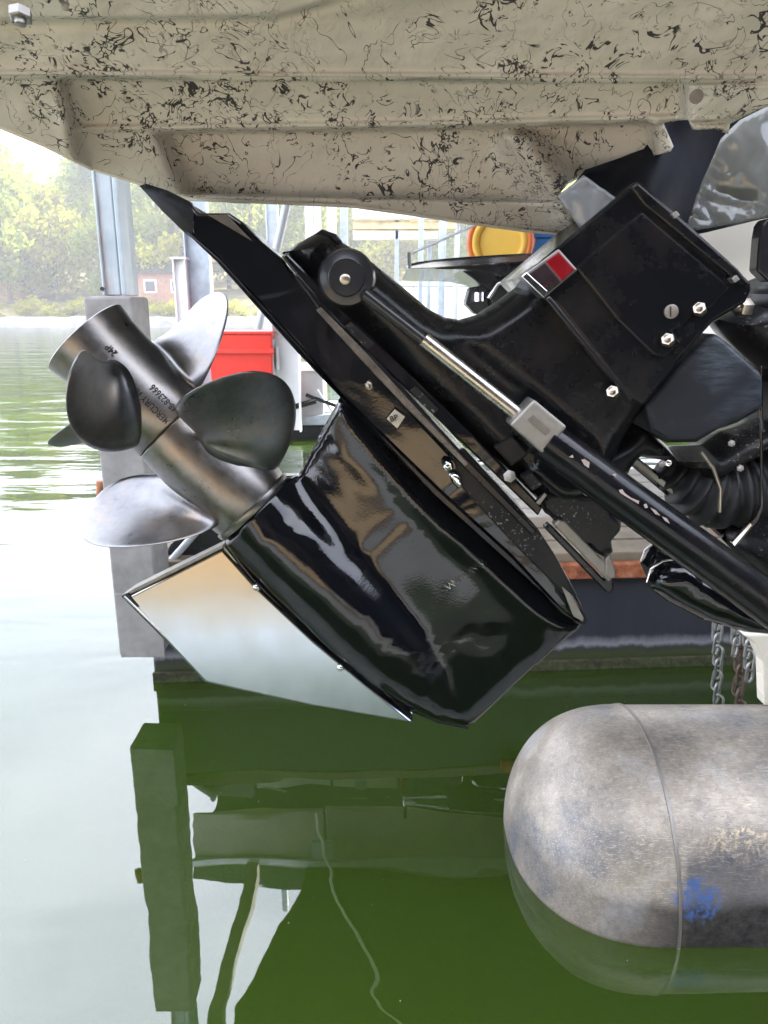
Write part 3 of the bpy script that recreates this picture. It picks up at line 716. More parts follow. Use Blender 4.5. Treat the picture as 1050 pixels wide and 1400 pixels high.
prism('bracket_base', [(400, 572), (455, 566), (462, 580), (400, 582)], 7.25, .1, M['galv'], ib, .004)

rl = empty('rope_coil', W(452, 545, 7.5), 'coiled pale rope lying on the far dock behind the drive plate', 'rope')
for k in range(4): ring(Vector((W(436, 552, 7.7).x, 7.75, dz + .02 + .03 * k)), (0.05 * k, .03, 1), .12 - .012 * k, .014, M['pale_wood'], rl, 'rope_loop')
for k, px in enumerate((300, 470, 610)):
    cl_ = empty('dock_cleat', (W(px, 560, 7.45).x, 7.45, dz), ['galvanised cleat on the far dock in front of the red bin', 'galvanised cleat on the far dock behind the drive plate', 'galvanised cleat on the far dock below the black platform'][k], 'cleat', 'cleats on the far dock')
    c_ = cl_.location; tube('horn', [c_ + Vector((-.11, 0, .07)), c_ + Vector((0, 0, .06)), c_ + Vector((.11, 0, .07))], .014, M['galv'], cl_, 8)
    for q in (-.04, .04): tube('foot', [c_ + Vector((q, 0, 0)), c_ + Vector((q, 0, .06))], .012, M['galv'], cl_, 8)
# ---- black swim platform of the neighbouring boat, orange tube, blue crate
np_ = empty('neighbour_swim_platform', W(700, 360, 3.6), 'black swim platform of the next boat with a polished edge', 'swim platform')
prism('platform_deck', rounded([(556, 366), (562, 359), (620, 352), (700, 347), (770, 345), (860, 345), (860, 385), (800, 388), (748, 366), (700, 380), (640, 368), (600, 368)], 1), 3.5, 1.3, M['black_plastic'], np_, .01)
prism('edge_trim', [(556, 364), (590, 357), (655, 353), (742, 346), (742, 356), (655, 362), (590, 367), (558, 368)], 3.46, .035, M['chrome'], np_, .004)
prism('support_web', [(625, 365), (760, 362), (760, 378), (706, 392), (670, 398)], 3.62, .5, M['black_plastic'], np_, .01)
prism('hinge_block', [(642, 393), (662, 390), (700, 398), (690, 425), (650, 430), (636, 415)], 3.66, .12, M['black_plastic'], np_, .008)
tube('hinge_pin', [W(655, 400, 3.6), W(655, 412, 3.6)], .022, M['chrome'], np_, 10)
tube('support_strut', [W(668, 408, 3.55), W(680, 388, 3.55), W(706, 378, 3.55), W(760, 378, 3.55)], .012, M['chrome'], np_, 8)
prism('strut_plate', [(672, 410), (684, 386), (708, 381), (760, 382), (760, 430), (676, 430)], 3.58, .02, M['black_plastic'], np_, .003)
tag(tube('white_rope', [W(558, 348, 3.6), W(600, 330, 3.65), W(655, 305, 3.7)], .006, M['white_paint'], None, 6), 'thin white rope running up from the platform corner', 'rope')
tag(tube('cleat_knob', [W(560, 366, 3.45), W(559, 345, 3.45)], .008, M['black_plastic'], None, 6), 'small dark rope cleat on the black platform corner', 'cleat')
oc = W(684, 331, 4.3); ot = empty('orange_tow_tube', oc, 'orange and yellow inflatable tube behind the black platform', 'inflatable')
axo = Vector((.35, 1, .12)).normalized(); sc4 = 4.3 / F / ct
lathe('tube_body', oc, axo, [(0, 26 * sc4), (0, 33 * sc4), (.03, 37 * sc4), (.25, 38 * sc4), (.5, 34 * sc4)], M['orange'], ot)
ring(oc - axo * .01, axo, 31 * sc4, 5 * sc4, M['yellow'], ot, 'mouth_ring')
ring(oc - axo * .012, axo, 38 * sc4, 4 * sc4, M['orange'], ot, 'outer_ring')
lathe('mouth_disc', oc - axo * .006, axo, [(0, 27 * sc4), (.02, 28 * sc4)], M['yellow'], ot)
bc = empty('blue_crate', W(750, 333, 4.4), 'bright blue folded plastic crate right of the orange tube', 'crate')
prism('crate_side', [(727, 322), (752, 320), (756, 346), (727, 348)], 4.4, .2, M['blue_plastic'], bc, .004)
prism('crate_side', [(753, 319), (772, 319), (800, 330), (800, 348), (757, 346)], 4.42, .3, M['blue_deep'], bc, .004)
prism('crate_rim', [(724, 319), (770, 316), (800, 320), (772, 324), (727, 325)], 4.37, .03, M['blue_plastic'], bc, .004)

# ================================================================== BOAT ABOVE: fibreglass swim platform
boat = empty('fibreglass_platform', (0, 1.1, 1.5), 'cream fibreglass platform underside spattered with black webbing above the drive', 'swim platform')
hull_ol = [(-60, 150), (0, 172), (60, 197), (125, 229), (200, 252), (228, 264), (262, 271), (340, 274), (480, 280), (560, 291), (640, 303), (720, 314), (782, 321),
           (790, 313), (772, 290), (762, 268), (778, 250), (800, 240), (860, 222), (917, 207), (921, 200), (906, 166), (940, 164), (955, 178), (985, 176), (1020, 158), (1110, 120), (1110, -70), (-60, -70)]
def e2f(x): return 105 + .006 * x
def e3f(x): return np.where(x > 560, 176 - (x - 560) * .028, 183 - .013 * x)
def e4f(x): return 264 + np.clip(x - 250, 0, 1e9) * .022
def hullY(x, y):
    wob = 4 * np.sin(x * .011) 
    e1 = np.where(x < 380, 27 - .012 * x, 22 - (x - 380) * .30)
    Y = .99 + 0.0008 * (y - 20)
    Y = Y - .035 * (1 - sm(-3, 2, y - e1))                        # near flange
    Y += .006 * np.exp(-((y - e1 - 8) / 7) ** 2)
    rightc = 1 - sm(925, 945, x)
    pc = sm(70, 96, x - .25 * (y - 105)) * rightc
    pd = sm(205, 240, x - .45 * (y - 185))
    s2 = sm(-2.5, 4, y - e2f(x)); s3 = sm(-2.5, 4, y - e3f(x)); s4 = sm(-2, 3, y - e4f(x))
    Y += s2 * pc * .085 + s2 * (1 - pc) * .02
    Y -= .011 * np.exp(-((y - e2f(x) + 5) / 3.6) ** 2)
    Y += s3 * pd * .070 * (1 - s4)
    Y -= .011 * pc * np.exp(-((y - e3f(x) + 6) / 4.0) ** 2)
    Y -= s4 * pd * .012
    Y -= .0003 * np.clip(y - 185, 0, 90) * pd * (1 - s4)          # hollow lower pocket
    # fillet shades at pocket ends
    Y -= .012 * np.exp(-((x - 92) / 9) ** 2) * sm(110, 125, y) * (1 - sm(165, 185, y))
    # diagonal gusset right of the middle
    dd = ((x - 700) * .78 - (y - 178) * .62)
    g = np.exp(-(dd / 30) ** 2) * sm(165, 190, y) * (1 - sm(300, 325, y)) * sm(690, 712, x + .2 * y - 20)
    Y -= .07 * g
    # recessed pocket right of the gusset with its own rim
    g2 = sm(880, 900, x - .1 * (y - 165)) * sm(160, 172, y); Y -= .05 * g2
    g3 = sm(925, 948, x) * sm(108, 118, y); Y -= .03 * g3
    return Y
V, Fc, ol = tri2d(hull_ol, 6, 3, 5)
nz = np.array([noise.noise(Vector((a * .012, b * .02, 0))) * .006 + noise.noise(Vector((a * .045, b * .06, 7))) * .0016 for a, b in V])
YY = hullY(V[:, 0], V[:, 1]) + nz
n = len(V); P = [W(a, b, yy) for (a, b), yy in zip(V, YY)]
hs = pyd('platform_shell', [p[:] for p in P], [tuple(f) for f in Fc], M['fibre'], boat, True)
md = hs.modifiers.new('thick', 'SOLIDIFY'); md.thickness = .012
bm = bmesh.new(); bm.from_mesh(hs.data); bmesh.ops.recalc_face_normals(bm, faces=bm.faces)
bm.faces.ensure_lookup_table(); avg = sum((fc.normal.y for fc in bm.faces), 0)
if avg > 0: bmesh.ops.reverse_faces(bm, faces=bm.faces)
bm.to_mesh(hs.data); bm.free(); md.offset = -1
# rim moulding following the lower edge
rim_pts = [(-60, 151), (0, 173), (60, 198), (125, 230), (200, 253), (232, 266), (262, 272), (340, 275), (480, 281), (560, 292), (640, 304), (720, 315), (782, 321)]
rp = dense(rim_pts, 12, False)
tube('rim_moulding', [W(a, b, float(hullY(np.array([a]), np.array([b - 2.]))[0]) + .006) for a, b in rp], .0035, M['cream_gel'], boat, 8)
# bolt with washer upper left
def hexbolt(name, c, axis, r, h, mat, parent, washer=False, round_=False):
    """bolt: head, washer and stub as sub-parts of one part"""
    c = Vector(c); ax = Vector(axis).normalized()
    hd_ = lathe(name, c, ax, [(0, r), (h * .85, r), (h, r * .86)], mat, parent, 6 if not round_ else 24, True)
    if washer: lathe('washer', c, ax, [(-.0015, r * 1.45), (.001, r * 1.45), (.0011, r * .6)], mat, hd_, 24)
    lathe('stud', c, ax, [(h * .9, r * .5), (h * 1.5, r * .48), (h * 1.55, r * .4)], mat, hd_, 12)
    return hd_
hexbolt('hex_bolt', W(28, 14, .90), (0, -.25, -1), .012, .010, M['alu_cast'], boat)
tube('patch_plug', [W(952, 132, 1.0), W(952, 132, .958)], .008, M['brown_gloss'], boat, 12)
# cream gelcoat side of the boat on the right
prism('cream_side', [(900, 300), (1120, 270), (1120, 520), (1000, 480), (940, 400)], 1.50, .02, M['cream_gel'], boat, .004)

# dark cover and clear plastic sheeting hanging at the right
def sheet(name, ol, Yf, mat, parent, g=9, th=.002):
    V, Fc, _ = tri2d(ol, g, g, g)
    P = [W(a, b, float(Yf(a, b))) for a, b in V]
    o = pyd(name, [p[:] for p in P], [tuple(f) for f in Fc], mat, parent, True); m_ = o.modifiers.new('thick', 'SOLIDIFY'); m_.thickness = th; return o
cv = empty('vinyl_cover', W(900, 200, 1.4), 'black vinyl cover stretched behind the top of the drive', 'cover')
sheet('cover_panel', [(775, 262), (800, 232), (880, 205), (915, 160), (990, 140), (1120, 90), (1120, 286), (1040, 300), (965, 318), (900, 330), (850, 300)],
      lambda a, b: 1.22 + .10 * noise.noise(Vector((a * .012, b * .006, 2))) + .0006 * (a - 800) + .02 * math.sin(a * .05 + b * .015), M['black_vinyl'], cv)
ps = empty('clear_plastic_sheet', W(1000, 230, 1.3), 'crinkled grey plastic sheet hanging beside the cream hull', 'plastic sheet')
sheet('plastic_film', [(935, 318), (955, 260), (985, 190), (1010, 165), (1120, 110), (1120, 283), (1050, 297)],
      lambda a, b: 1.19 + .03 * noise.noise(Vector((a * .008, b * .008, 5))) + .010 * abs(noise.noise(Vector((a * .03, b * .016, 9)))) + .002 * abs(noise.noise(Vector((a * .09, b * .05, 3)))), M['clear_plastic'], ps, 5)
tp = empty('silver_tape_patch', W(800, 270, 1.2), 'shiny wrinkled grey tape patch between platform and drive cover', 'tape')
sheet('tape_film', [(762, 268), (798, 240), (848, 275), (850, 285), (796, 314), (788, 305)],
      lambda a, b: 1.10 + .012 * abs(noise.noise(Vector((a * .035, b * .02, 1)))) + .003 * abs(noise.noise(Vector((a * .08, b * .06, 2)))), M['tape'], tp, 4)

# ================================================================== STERN DRIVE
YD = 1.2
drive = empty('stern_drive', W(640, 640, YD), 'black stern drive tilted up with two steel propellers above green water', 'stern drive')
PX = YD / ct / F                                # metres per picture pixel in the drive's own plane
O = W(347, 693, YD)
aft = (W(120, 464, YD) - O).normalized(); upv = Vector((-aft.z, 0, aft.x)); 
if upv.x < 0: upv = -upv
tow = Vector((0, -1, 0))
L_img = (W(120, 464, YD) - O).length
# --- gearcase: torpedo and strut as one casting
A0 = np.array([347., 693.]); AX = np.array([.700, .714]); AN = np.array([.714, -.700])
def torp_r(a):
    t = np.array([-5, 0, 40, 100, 200, 280, 330, 370, 395, 404]); r = np.array([59, 59, 61, 62, 60.5, 54, 44, 30, 14, 1.])
    return np.interp(a, t, r)
gc = [(388, 651), (400, 650), (410, 646), (438, 592), (466, 541), (600, 672), (700, 762), (798, 851), (760, 886), (700, 938), (648, 990), (640, 992), (618, 989), (590, 980), (553, 960), (505, 926), (430, 866), (380, 818), (338, 778), (306, 737)]
strut_ol = [(408, 600), (420, 590), (466, 541), (600, 672), (700, 762), (798, 851), (720, 921), (648, 990), (560, 960), (380, 700)]
def gfn(x, y, d, h):
    a = (x - A0[0]) * AX[0] + (y - A0[1]) * AX[1]; q = (x - A0[0]) * AN[0] + (y - A0[1]) * AN[1]
    r = torp_r(a); ht = np.sqrt(np.clip(r * r - q * q, 0, None))
    flare = .6614 * r - 1.134 * (q - .75 * r) ; flare = np.where(q > .75 * r, np.clip(flare, 0, None), 0)   # the bullet sweeps up into the leg
    ht = np.maximum(ht, flare) * PX
    edge_tr = seg_dist(x, y, [(396, 668), (466, 535)], False); edge_le = seg_dist(x, y, [(798, 851), (640, 992)], False)
    hs_ = .034 * np.sqrt(np.clip(1 - (1 - np.clip(edge_tr / 190, 0, 1)) ** 1.6, 0, 1)) * np.sqrt(np.clip(1 - (1 - np.clip(edge_le / 70, 0, 1)) ** 2, 0, 1))
    hs_ = hs_ * sm(-34, 10, q)
    hs_ += .012 * sm(60, 0, seg_dist(x, y, [(466, 541), (798, 851)], False)) 
    k = .020
    w_ = np.clip(.5 + .5 * (hs_ - ht) / k, 0, 1); hh = ht * (1 - w_) + hs_ * w_ + k * w_ * (1 - w_)
    lim = np.sqrt(np.clip(d, 0, 400) * 2.2) * 4 * PX
    return np.minimum(hh, np.maximum(lim, ht))
relief('gearcase', gc, YD, .01, 40, M['paint'], drive, gfn, grid=5)
# bright ring behind the propeller
lathe('bearing_ring', O, aft, [(-.004, 61 * PX), (0, 62.5 * PX), (.006, 62.5 * PX), (.0065, 58 * PX)], M['steel'], drive, 64)
# --- skeg with polished guard
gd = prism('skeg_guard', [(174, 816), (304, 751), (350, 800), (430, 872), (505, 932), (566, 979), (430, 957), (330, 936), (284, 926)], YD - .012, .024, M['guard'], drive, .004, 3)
gtop, gbot = W(300, 750, YD).z, W(560, 979, YD).z     # wedge shaped to steer the guard's reflections: thicker towards its lower edge
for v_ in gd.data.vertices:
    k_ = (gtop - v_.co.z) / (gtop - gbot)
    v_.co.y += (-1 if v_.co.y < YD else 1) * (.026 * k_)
prism('guard_edge', [(165, 815), (174, 811), (284, 922), (286, 930), (276, 926)], YD - .020, .008, M['black_plastic'], drive, .001)
tube('guard_edge_weld', [W(170, 815, YD - .022), W(282, 925, YD - .022)], .0022, M['chrome'], drive, 8)
prism('guard_lip', [(164, 817), (180, 806), (306, 744), (304, 750), (178, 813), (172, 820)], YD - .016, .03, M['steel'], drive, .001)
for p in ((351, 803), (466, 913)): 
    c = W(p[0], p[1], YD - .014 - .026 * (p[1] - 750) / 229); lathe('rivet', c, (0, -1, 0), [(0, 5.6 * PX), (.003, 4.6 * PX), (.0045, 2.5 * PX), (.005, 0)], M['chrome'], drive, 20)
# bottom edge bead of the gearcase above the guard
tube('gearcase_lip', [W(a, b, YD - .006) for a, b in dense([(310, 744), (345, 790), (400, 846), (430, 872), (505, 934), (560, 968), (600, 985), (640, 993)], 14, False)], .0055, M['paint'], drive, 10)
c = W(433, 860, YD - .030); lathe('drain_screw', c, (0, -1, 0), [(-.01, .007), (.003, .007), (.004, .005)], M['alu_cast'], drive, 20)
# --- anti-ventilation plate
prism('ventilation_plate', [(258, 276), (270, 291), (313, 291), (331, 303), (356, 329), (384, 352), (450, 440), (560, 562), (640, 648), (735, 742), (770, 785), (792, 822), (801, 846), (797, 852), (770, 838), (700, 762), (600, 671), (466, 541), (415, 480), (300, 354), (262, 322)],
      YD - .072, .144, M['paint'], drive, .004, 3)
prism('plate_lower_edge', [(256, 316), (300, 354), (415, 480), (466, 541), (600, 671), (700, 762), (770, 838), (797, 853), (788, 853), (694, 768), (594, 677), (408, 484), (296, 358), (254, 318)], YD - .078, .155, M['paint_dull'], drive, .002)
relief('trim_tab', [(194, 256), (203, 253), (232, 262), (260, 276), (268, 292), (264, 326), (258, 322), (225, 290)], YD - .06, .008, 14, M['scratched'], drive, edge=.012)
prism('tail_sheen', [(284, 294), (310, 293), (345, 330), (322, 316)], YD - .0745, .002, M['brown_gloss'], drive, .0005)  # brown reflection on the tail put in as a coloured patch
# bowed tip of the plate
relief('plate_tip', [(735, 742), (770, 785), (792, 822), (801, 846), (797, 852), (785, 848), (762, 826), (742, 790), (720, 755)], YD - .05, .02, 14, M['paint_dull'], drive, edge=.008)
prism('worn_tip', [(768, 802), (780, 812), (798, 845), (797, 850), (784, 843)], YD - .083, .003, M['alu_cast'], drive, .001)
# --- upper flange ledges between plate and housing
prism('flange_ledge', [(384, 350), (392, 345), (470, 425), (640, 588), (742, 694), (736, 706), (632, 606), (455, 436)], YD - .086, .17, M['paint'], drive, .003)
prism('flange_ledge', [(400, 376), (408, 374), (455, 428), (560, 540), (640, 628), (735, 726), (728, 734), (630, 636), (548, 552), (448, 440)], YD - .096, .19, M['paint_dull'], drive, .003)
prism('sheen_ledge', [(432, 424), (439, 420), (500, 482), (560, 548), (640, 634), (636, 638), (554, 556), (494, 492)], YD - .100, .004, M['brown_gloss'], drive, .001)  # brown reflection along the ledge put into its colour
prism('hollow_ledge', [(618, 622), (634, 612), (735, 722), (760, 760), (790, 815), (770, 812), (700, 742), (632, 668)], YD - .080, .01, M['paint_rough'], drive, .003)
# --- driveshaft housing
dh = [(386, 346), (412, 331), (440, 315), (458, 322), (470, 333), (500, 352), (545, 388), (585, 422), (605, 433), (628, 437), (652, 430), (680, 412), (716, 384), (762, 366), (800, 420), (880, 540), (862, 565), (840, 600), (820, 640), (826, 672), (800, 690), (742, 690), (640, 586), (560, 515), (470, 424)]
def dfn(x, y, d, h):
    h = h + .014 * sm(70, 150, (x - 386) * .6 - (y - 346) * .25 - 30) * 0
    rod = seg_dist(x, y, [(475, 380), (760, 610)], False); h = h - .010 * (1 - sm(22, 44, rod))      # channel for the ram
    bos = np.hypot(x - 472, y - 374); h = h - .012 * (1 - sm(36, 44, bos))
    h = h - .012 * (1 - sm(-6, 6, (x - 590) * .62 - (y - 430) * .78 + 116)) * sm(430, 470, y)    # lower-left land sits lower
    blk = sm(-4, 4, -(np.maximum(np.abs((x - 690) * .71 + (y - 620) * .71) - 24, np.abs((x - 690) * -.71 + (y - 620) * .71) - 26)))
    h = h - .010 * blk
    return h
relief('driveshaft_housing', dh, YD, .088, 34, M['paint_cover'], drive, dfn, grid=6, edge=.004)
prism('housing_edge_trim', [(384, 352), (440, 313), (460, 320), (468, 330), (461, 331), (452, 325), (440, 321), (392, 352)], YD - .060, .08, M['black_plastic'], drive, .002)
# --- top cover
tcv = [(714, 378), (740, 356), (800, 306), (868, 249), (874, 247), (886, 256), (940, 304), (1000, 358), (1027, 386), (1029, 396), (1020, 414), (976, 440), (930, 492), (880, 556), (862, 545), (840, 520), (765, 424), (740, 404)]
prism('top_cover', tcv, YD - .116, .224, M['paint_cover'], drive, .009, 4)
prism('cover_panel', [(786, 366), (878, 288), (1000, 392), (975, 420), (948, 430), (934, 446), (920, 452), (932, 470), (908, 490), (893, 486), (845, 440)], YD - .121, .012, M['paint_cover'], drive, .004, 3)
prism('cover_top_lip', [(862, 256), (872, 249), (1010, 368), (1026, 388), (1016, 392), (880, 280)], YD - .124, .03, M['paint_cover'], drive, .003)
prism('cover_seam', [(745, 408), (752, 404), (866, 545), (862, 550)], YD - .122, .02, M['black_plastic'], drive, .002)
lathe('slot_screw', W(917, 426, YD - .121), (0, -1, 0), [(0, 8 * PX), (.0035, 8 * PX), (.004, 7 * PX)], M['alu_cast'], drive, 24)
prism('screw_slot', [(916, 419), (918, 419), (918, 433), (916, 433)], YD - .1262, .0008, M['engrave'], drive, 0)
for (x, y) in ((912, 465), (955, 423), (837, 536)):
    hexbolt('cover_bolt', W(x + 2, y + 2, YD - .117), (-.45, -.75, .35), 8.2 * PX, .011, M['bolt'], drive)
for (x, y) in ((924, 295), (1006, 383)):
    prism('side_clip', [(x - 6, y - 2), (x + 1, y - 7), (x + 6, y - 1), (x - 1, y + 4)], YD - .130, .02, M['alu_cast'], drive, .001)
# marker light
lt = prism('marker_light', [(713, 377), (764, 340), (790, 369), (744, 408)], YD - .124, .04, M['steel'], drive, .002)
prism('dark_lens', [(722, 375), (745, 358), (768, 385), (747, 402)], YD - .127, .004, M['dark_lens'], lt, .001)
prism('red_lens', [(745.5, 357.5), (764, 344), (786, 368), (768.5, 384.5)], YD - .128, .005, M['red_lens'], lt, .001)
prism('bezel_bar', [(713, 378), (720, 372), (749, 398), (744, 408)], YD - .131, .006, M['chrome'], lt, .001)
# --- lower shroud, bellows, transom bracket
prism('swivel_shroud', [(880, 556), (928, 500), (976, 452), (1000, 470), (1046, 512), (1046, 560), (1010, 580), (985, 588), (955, 606), (915, 607), (890, 590)], YD - .085, .19, M['scratched'], drive, .012, 4)
relief('shroud_neck', [(975, 440), (1022, 412), (1060, 430), (1060, 520), (1044, 512), (1000, 470)], YD + .02, .07, 22, M['paint_rough'], drive, grid=9, edge=.004)
relief('lower_housing', [(742, 640), (800, 610), (840, 590), (862, 560), (884, 586), (912, 610), (960, 608), (985, 590), (1010, 582), (1048, 566), (1048, 596), (1010, 625), (955, 655), (935, 640), (905, 628), (860, 622), (850, 640), (820, 660), (780, 665)], YD + .03, .075, 18, M['paint_rough'], drive, grid=8, edge=.004)
# exhaust bellows: ribbed rubber hose sweeping to the transom
pts = [W(905, 636, YD + .02), W(925, 652, YD + .02), W(950, 665, YD + .02), W(985, 672, YD + .02), W(1020, 668, YD + .02), W(1060, 655, YD + .02)]
fine = []; rr = []
N = 90
for i in range(N):
    t = i / (N - 1) * (len(pts) - 1); k = min(int(t), len(pts) - 2); q = t - k; fine.append(pts[k].lerp(pts[k + 1], q))
    rr.append((.020 + .038 * sm(0, .5, np.array(i / N)).item()) + .0065 * math.sin(i * .62))
tube('exhaust_bellows', fine, rr, M['rubber'], drive, 28)
hexbolt('hose_clamp', W(912, 632, YD - .035), (0, -1, 0), .006, .006, M['chrome'], drive, False)
relief('transom_bracket', [(985, 735), (1000, 712), (1022, 690), (1034, 660), (1036, 560), (1030, 480), (1022, 420), (1028, 402), (1036, 398), (1040, 375), (1120, 370), (1120, 900), (1050, 800)], YD + .03, .10, 16, M['paint_rough'], drive, grid=10, edge=.004)
hexbolt('pivot_nut', W(1022, 421, YD - .06), (-1, -.35, 0), .014, .018, M['bolt'], drive)
prism('bracket_edge', [(1004, 742), (1034, 705), (1040, 690), (1040, 500), (1043, 500), (1044, 695), (1037, 712), (1009, 746)], YD - .079, .004, M['paint'], drive, .001)
prism('bracket_edge', [(1000, 742), (1026, 714), (1029, 718), (1004, 748)], YD - .082, .006, M['chrome'], drive, .001)
prism('black_strap', rounded([(1034, 385), (1040, 310), (1050, 296), (1120, 296), (1120, 385)], 1), YD - .02, .03, M['rubber_smooth'], drive, .004)
# guide rail below the bellows: black channel with a bright lip
prism('guide_rail', [(860, 634), (872, 626), (985, 708), (975, 722), (966, 722)], YD + .02, .02, M['black_plastic'], drive, .002)
prism('rail_lip', [(858, 628), (866, 625), (980, 712), (974, 718)], YD + .005, .014, M['cream_gel'], drive, .002)
prism('rail_lip', [(974, 714), (986, 691), (992, 692), (981, 717)], YD + .002, .014, M['white_paint'], drive, .002)
prism('rail_block', [(955, 690), (985, 690), (1010, 700), (1000, 745), (975, 722)], YD + .03, .05, M['black_plastic'], drive, .003)
# --- trim ram
rc = YD - .125
lathe('ram_pivot', W(475, 381, YD - .085), (0, -1, 0), [(0, 33 * PX), (.020, 33 * PX), (.027, 30 * PX), (.029, 22 * PX), (.0295, 21 * PX), (.033, 19.5 * PX), (.034, 8 * PX)], M['rubber_smooth'], drive, 64)
lathe('pivot_pin', W(472, 382, YD - .119), (0, -1, 0), [(0, 6 * PX), (.003, 6 * PX), (.004, 5 * PX)], M['bolt'], drive, 20)
tube('ram_rod_boot', [W(498, 402, rc + .01), W(582, 468, rc + .01)], 8.5 * PX * .86, M['rubber_smooth'], drive, 20)
tube('ram_rod', [W(579, 464, rc), W(722, 578, rc)], 10.3 * PX * .88, M['rod'], drive, 28)
tube('ram_cylinder', [W(745, 600, rc), W(850, 678, rc), W(1080, 846, rc)], [27 * PX * .88, 28.5 * PX * .88, 32 * PX * .88], M['paint_dull'], drive, 40)
eb = prism('ram_end_block', [(697, 581), (730, 546), (776, 584), (742, 621)], rc - .026, .05, M['alu_cast'], drive, .004, 3)
prism('block_groove', [(722, 574), (729, 567), (753, 588), (746, 595)], rc - .0275, .003, M['steel'], eb, .0006)
for q in ([(846, 670), (851, 669), (854, 674), (862, 680), (874, 685), (872, 693), (863, 689), (852, 681)],
          [(795, 629), (800, 628), (806, 632), (805, 640), (799, 636)], [(880, 690), (884, 689), (886, 694), (882, 695)], [(889, 694), (897, 698), (903, 705), (896, 703)],
          [(838, 650), (843, 649), (842, 652)], [(905, 706), (912, 709), (916, 716), (909, 712)], [(778, 625), (783, 622), (784, 626)]):
    prism('paint_chip', q, rc - .0305, .008, M['chip'], drive, 0)
# --- brackets and anode under the ram
relief('steering_bracket', [(735, 682), (748, 672), (800, 668), (830, 690), (848, 712), (846, 724), (834, 738), (836, 752), (828, 762), (790, 740), (765, 712), (744, 700)], YD - .07, .012, 6, M['paint_rough'], drive, grid=6, edge=.006)
tube('bracket_wire', [W(a, b, YD - .094) for a, b in ((794, 668), (800, 676), (812, 680), (826, 684), (846, 702), (852, 712))], .0016, M['bolt'], drive, 8)
prism('anode_bar', [(757, 718), (763, 711), (774, 713), (836, 778), (842, 788), (832, 796)], YD - .088, .02, M['alu_cast'], drive, .003)
prism('anode_tray', [(744, 722), (752, 716), (826, 792), (838, 786), (840, 806), (834, 812), (828, 810)], YD - .078, .02, M['paint_dull'], drive, .003)
prism('anode_foot', [(828, 786), (828, 765), (834, 758), (842, 780), (842, 790), (834, 792)], YD - .094, .012, M['alu_cast'], drive, .002)
prism('bracket_clip', [(733, 688), (745, 674), (748, 677), (738, 691)], YD - .088, .006, M['alu_cast'], drive, .001)
prism('bracket_body', [(736, 690), (746, 680), (790, 722), (780, 734)], YD - .080, .03, M['paint_rough'], drive, .003)
hexbolt('housing_bolt', W(697, 651, YD - .096), (-.3, -1, .2), 8 * PX, .006, M['alu_cast'], drive)
# plate bolts and little tag
hexbolt('plate_bolt', W(507, 526, YD - .080), (-.5, -.8, -.2), 6 * PX, .007, M['bolt'], drive)
hexbolt('plate_bolt', W(614, 636, YD - .088), (-.5, -.8, -.2), 7 * PX, .008, M['chrome'], drive)
relief('weld_blob', [(614, 648), (622, 645), (632, 652), (633, 664), (626, 668), (617, 658)], YD - .088, .004, 5, M['chrome'], drive, grid=3)
tagp = prism('small_tag', [(529, 573), (540, 560), (554, 570), (543, 586)], YD - .090, .010, M['tag_plate'], drive, .001)
def text_mesh(name, body, size, extr=.0006, font_sx=1.0):
    cu = bpy.data.curves.new(name, 'FONT'); cu.body = body; cu.size = size; cu.extrude = extr; cu.align_x = 'LEFT'; cu.resolution_u = 3; cu.offset = size * .012
    o = bpy.data.objects.new(name, cu); C.objects.link(o); dg = bpy.context.evaluated_depsgraph_get(); dg.update()
    me = bpy.data.meshes.new_from_object(o.evaluated_get(dg)); bpy.data.objects.remove(o); return me
me = text_mesh('tag_lettering', 'BP', .012); 
c = W(534, 577, YD - .0912); dx = (W(547, 589, YD) - W(533, 577, YD)).normalized()
ca = (W(551, 569, YD) - W(536, 574, YD)).normalized()
for v_ in me.vertices:
    a_, b_, e_ = v_.co; up2 = Vector((-ca.z, 0, ca.x)); up2 = up2 if up2.z > 0 else -up2
    p = c + ca * a_ + up2 * b_ - Vector((0, 1, 0)) * (e_ + .0004); v_.co = p
link('tag_lettering', me, M['engrave'], tagp)
# raised chrome squiggle across the gearcase
def gearY(px, py):
    x = np.array([px]); y = np.array([py]); d = seg_dist(x, y, gc); return YD - float(gfn(x, y, d, None)[0])
rr_ = random.Random(3)
mp = []
for i in range(26):
    t = i / 25; x = 607 + 56 * t + (4 if i % 2 else -4) * rr_.uniform(.5, 1); y = 806 - 40 * t + (4 if i % 2 else -4) * rr_.uniform(.5, 1); mp.append((x, y))
tube('squiggle_mark', [W(a, b, gearY(a, b) - .0006) for a, b in mp], .0011, M['chrome'], drive, 6)
for q in ([(470, 447), (480, 440), (512, 470), (503, 478)], [(560, 534), (568, 528), (600, 560), (592, 567)]):
    prism('cast_rib', q, YD - .099, .004, M['paint_rough'], drive, .001)
prism('cast_boss', [(676, 612), (700, 596), (724, 620), (700, 638)], YD - .090, .02, M['paint_rough'], drive, .003)
prism('cast_boss', [(712, 652), (728, 644), (744, 662), (728, 672)], YD - .092, .02, M['paint_rough'], drive, .003)
prism('line_clip', [(776, 572), (800, 560), (822, 584), (800, 600)], YD - .088, .02, M['paint_rough'], drive, .003)
for a, b in ((905, 634), (1000, 606), (1012, 640)):
    hexbolt('clamp_screw', W(a, b, YD - .092), (-.4, -.9, .1), .0055, .006, M['alu_cast'], drive)
tube('hose_band', [W(a, b, YD - .075) for a, b in ((958, 618), (975, 640), (985, 668), (984, 700))], .003, M['bolt'], drive, 8)
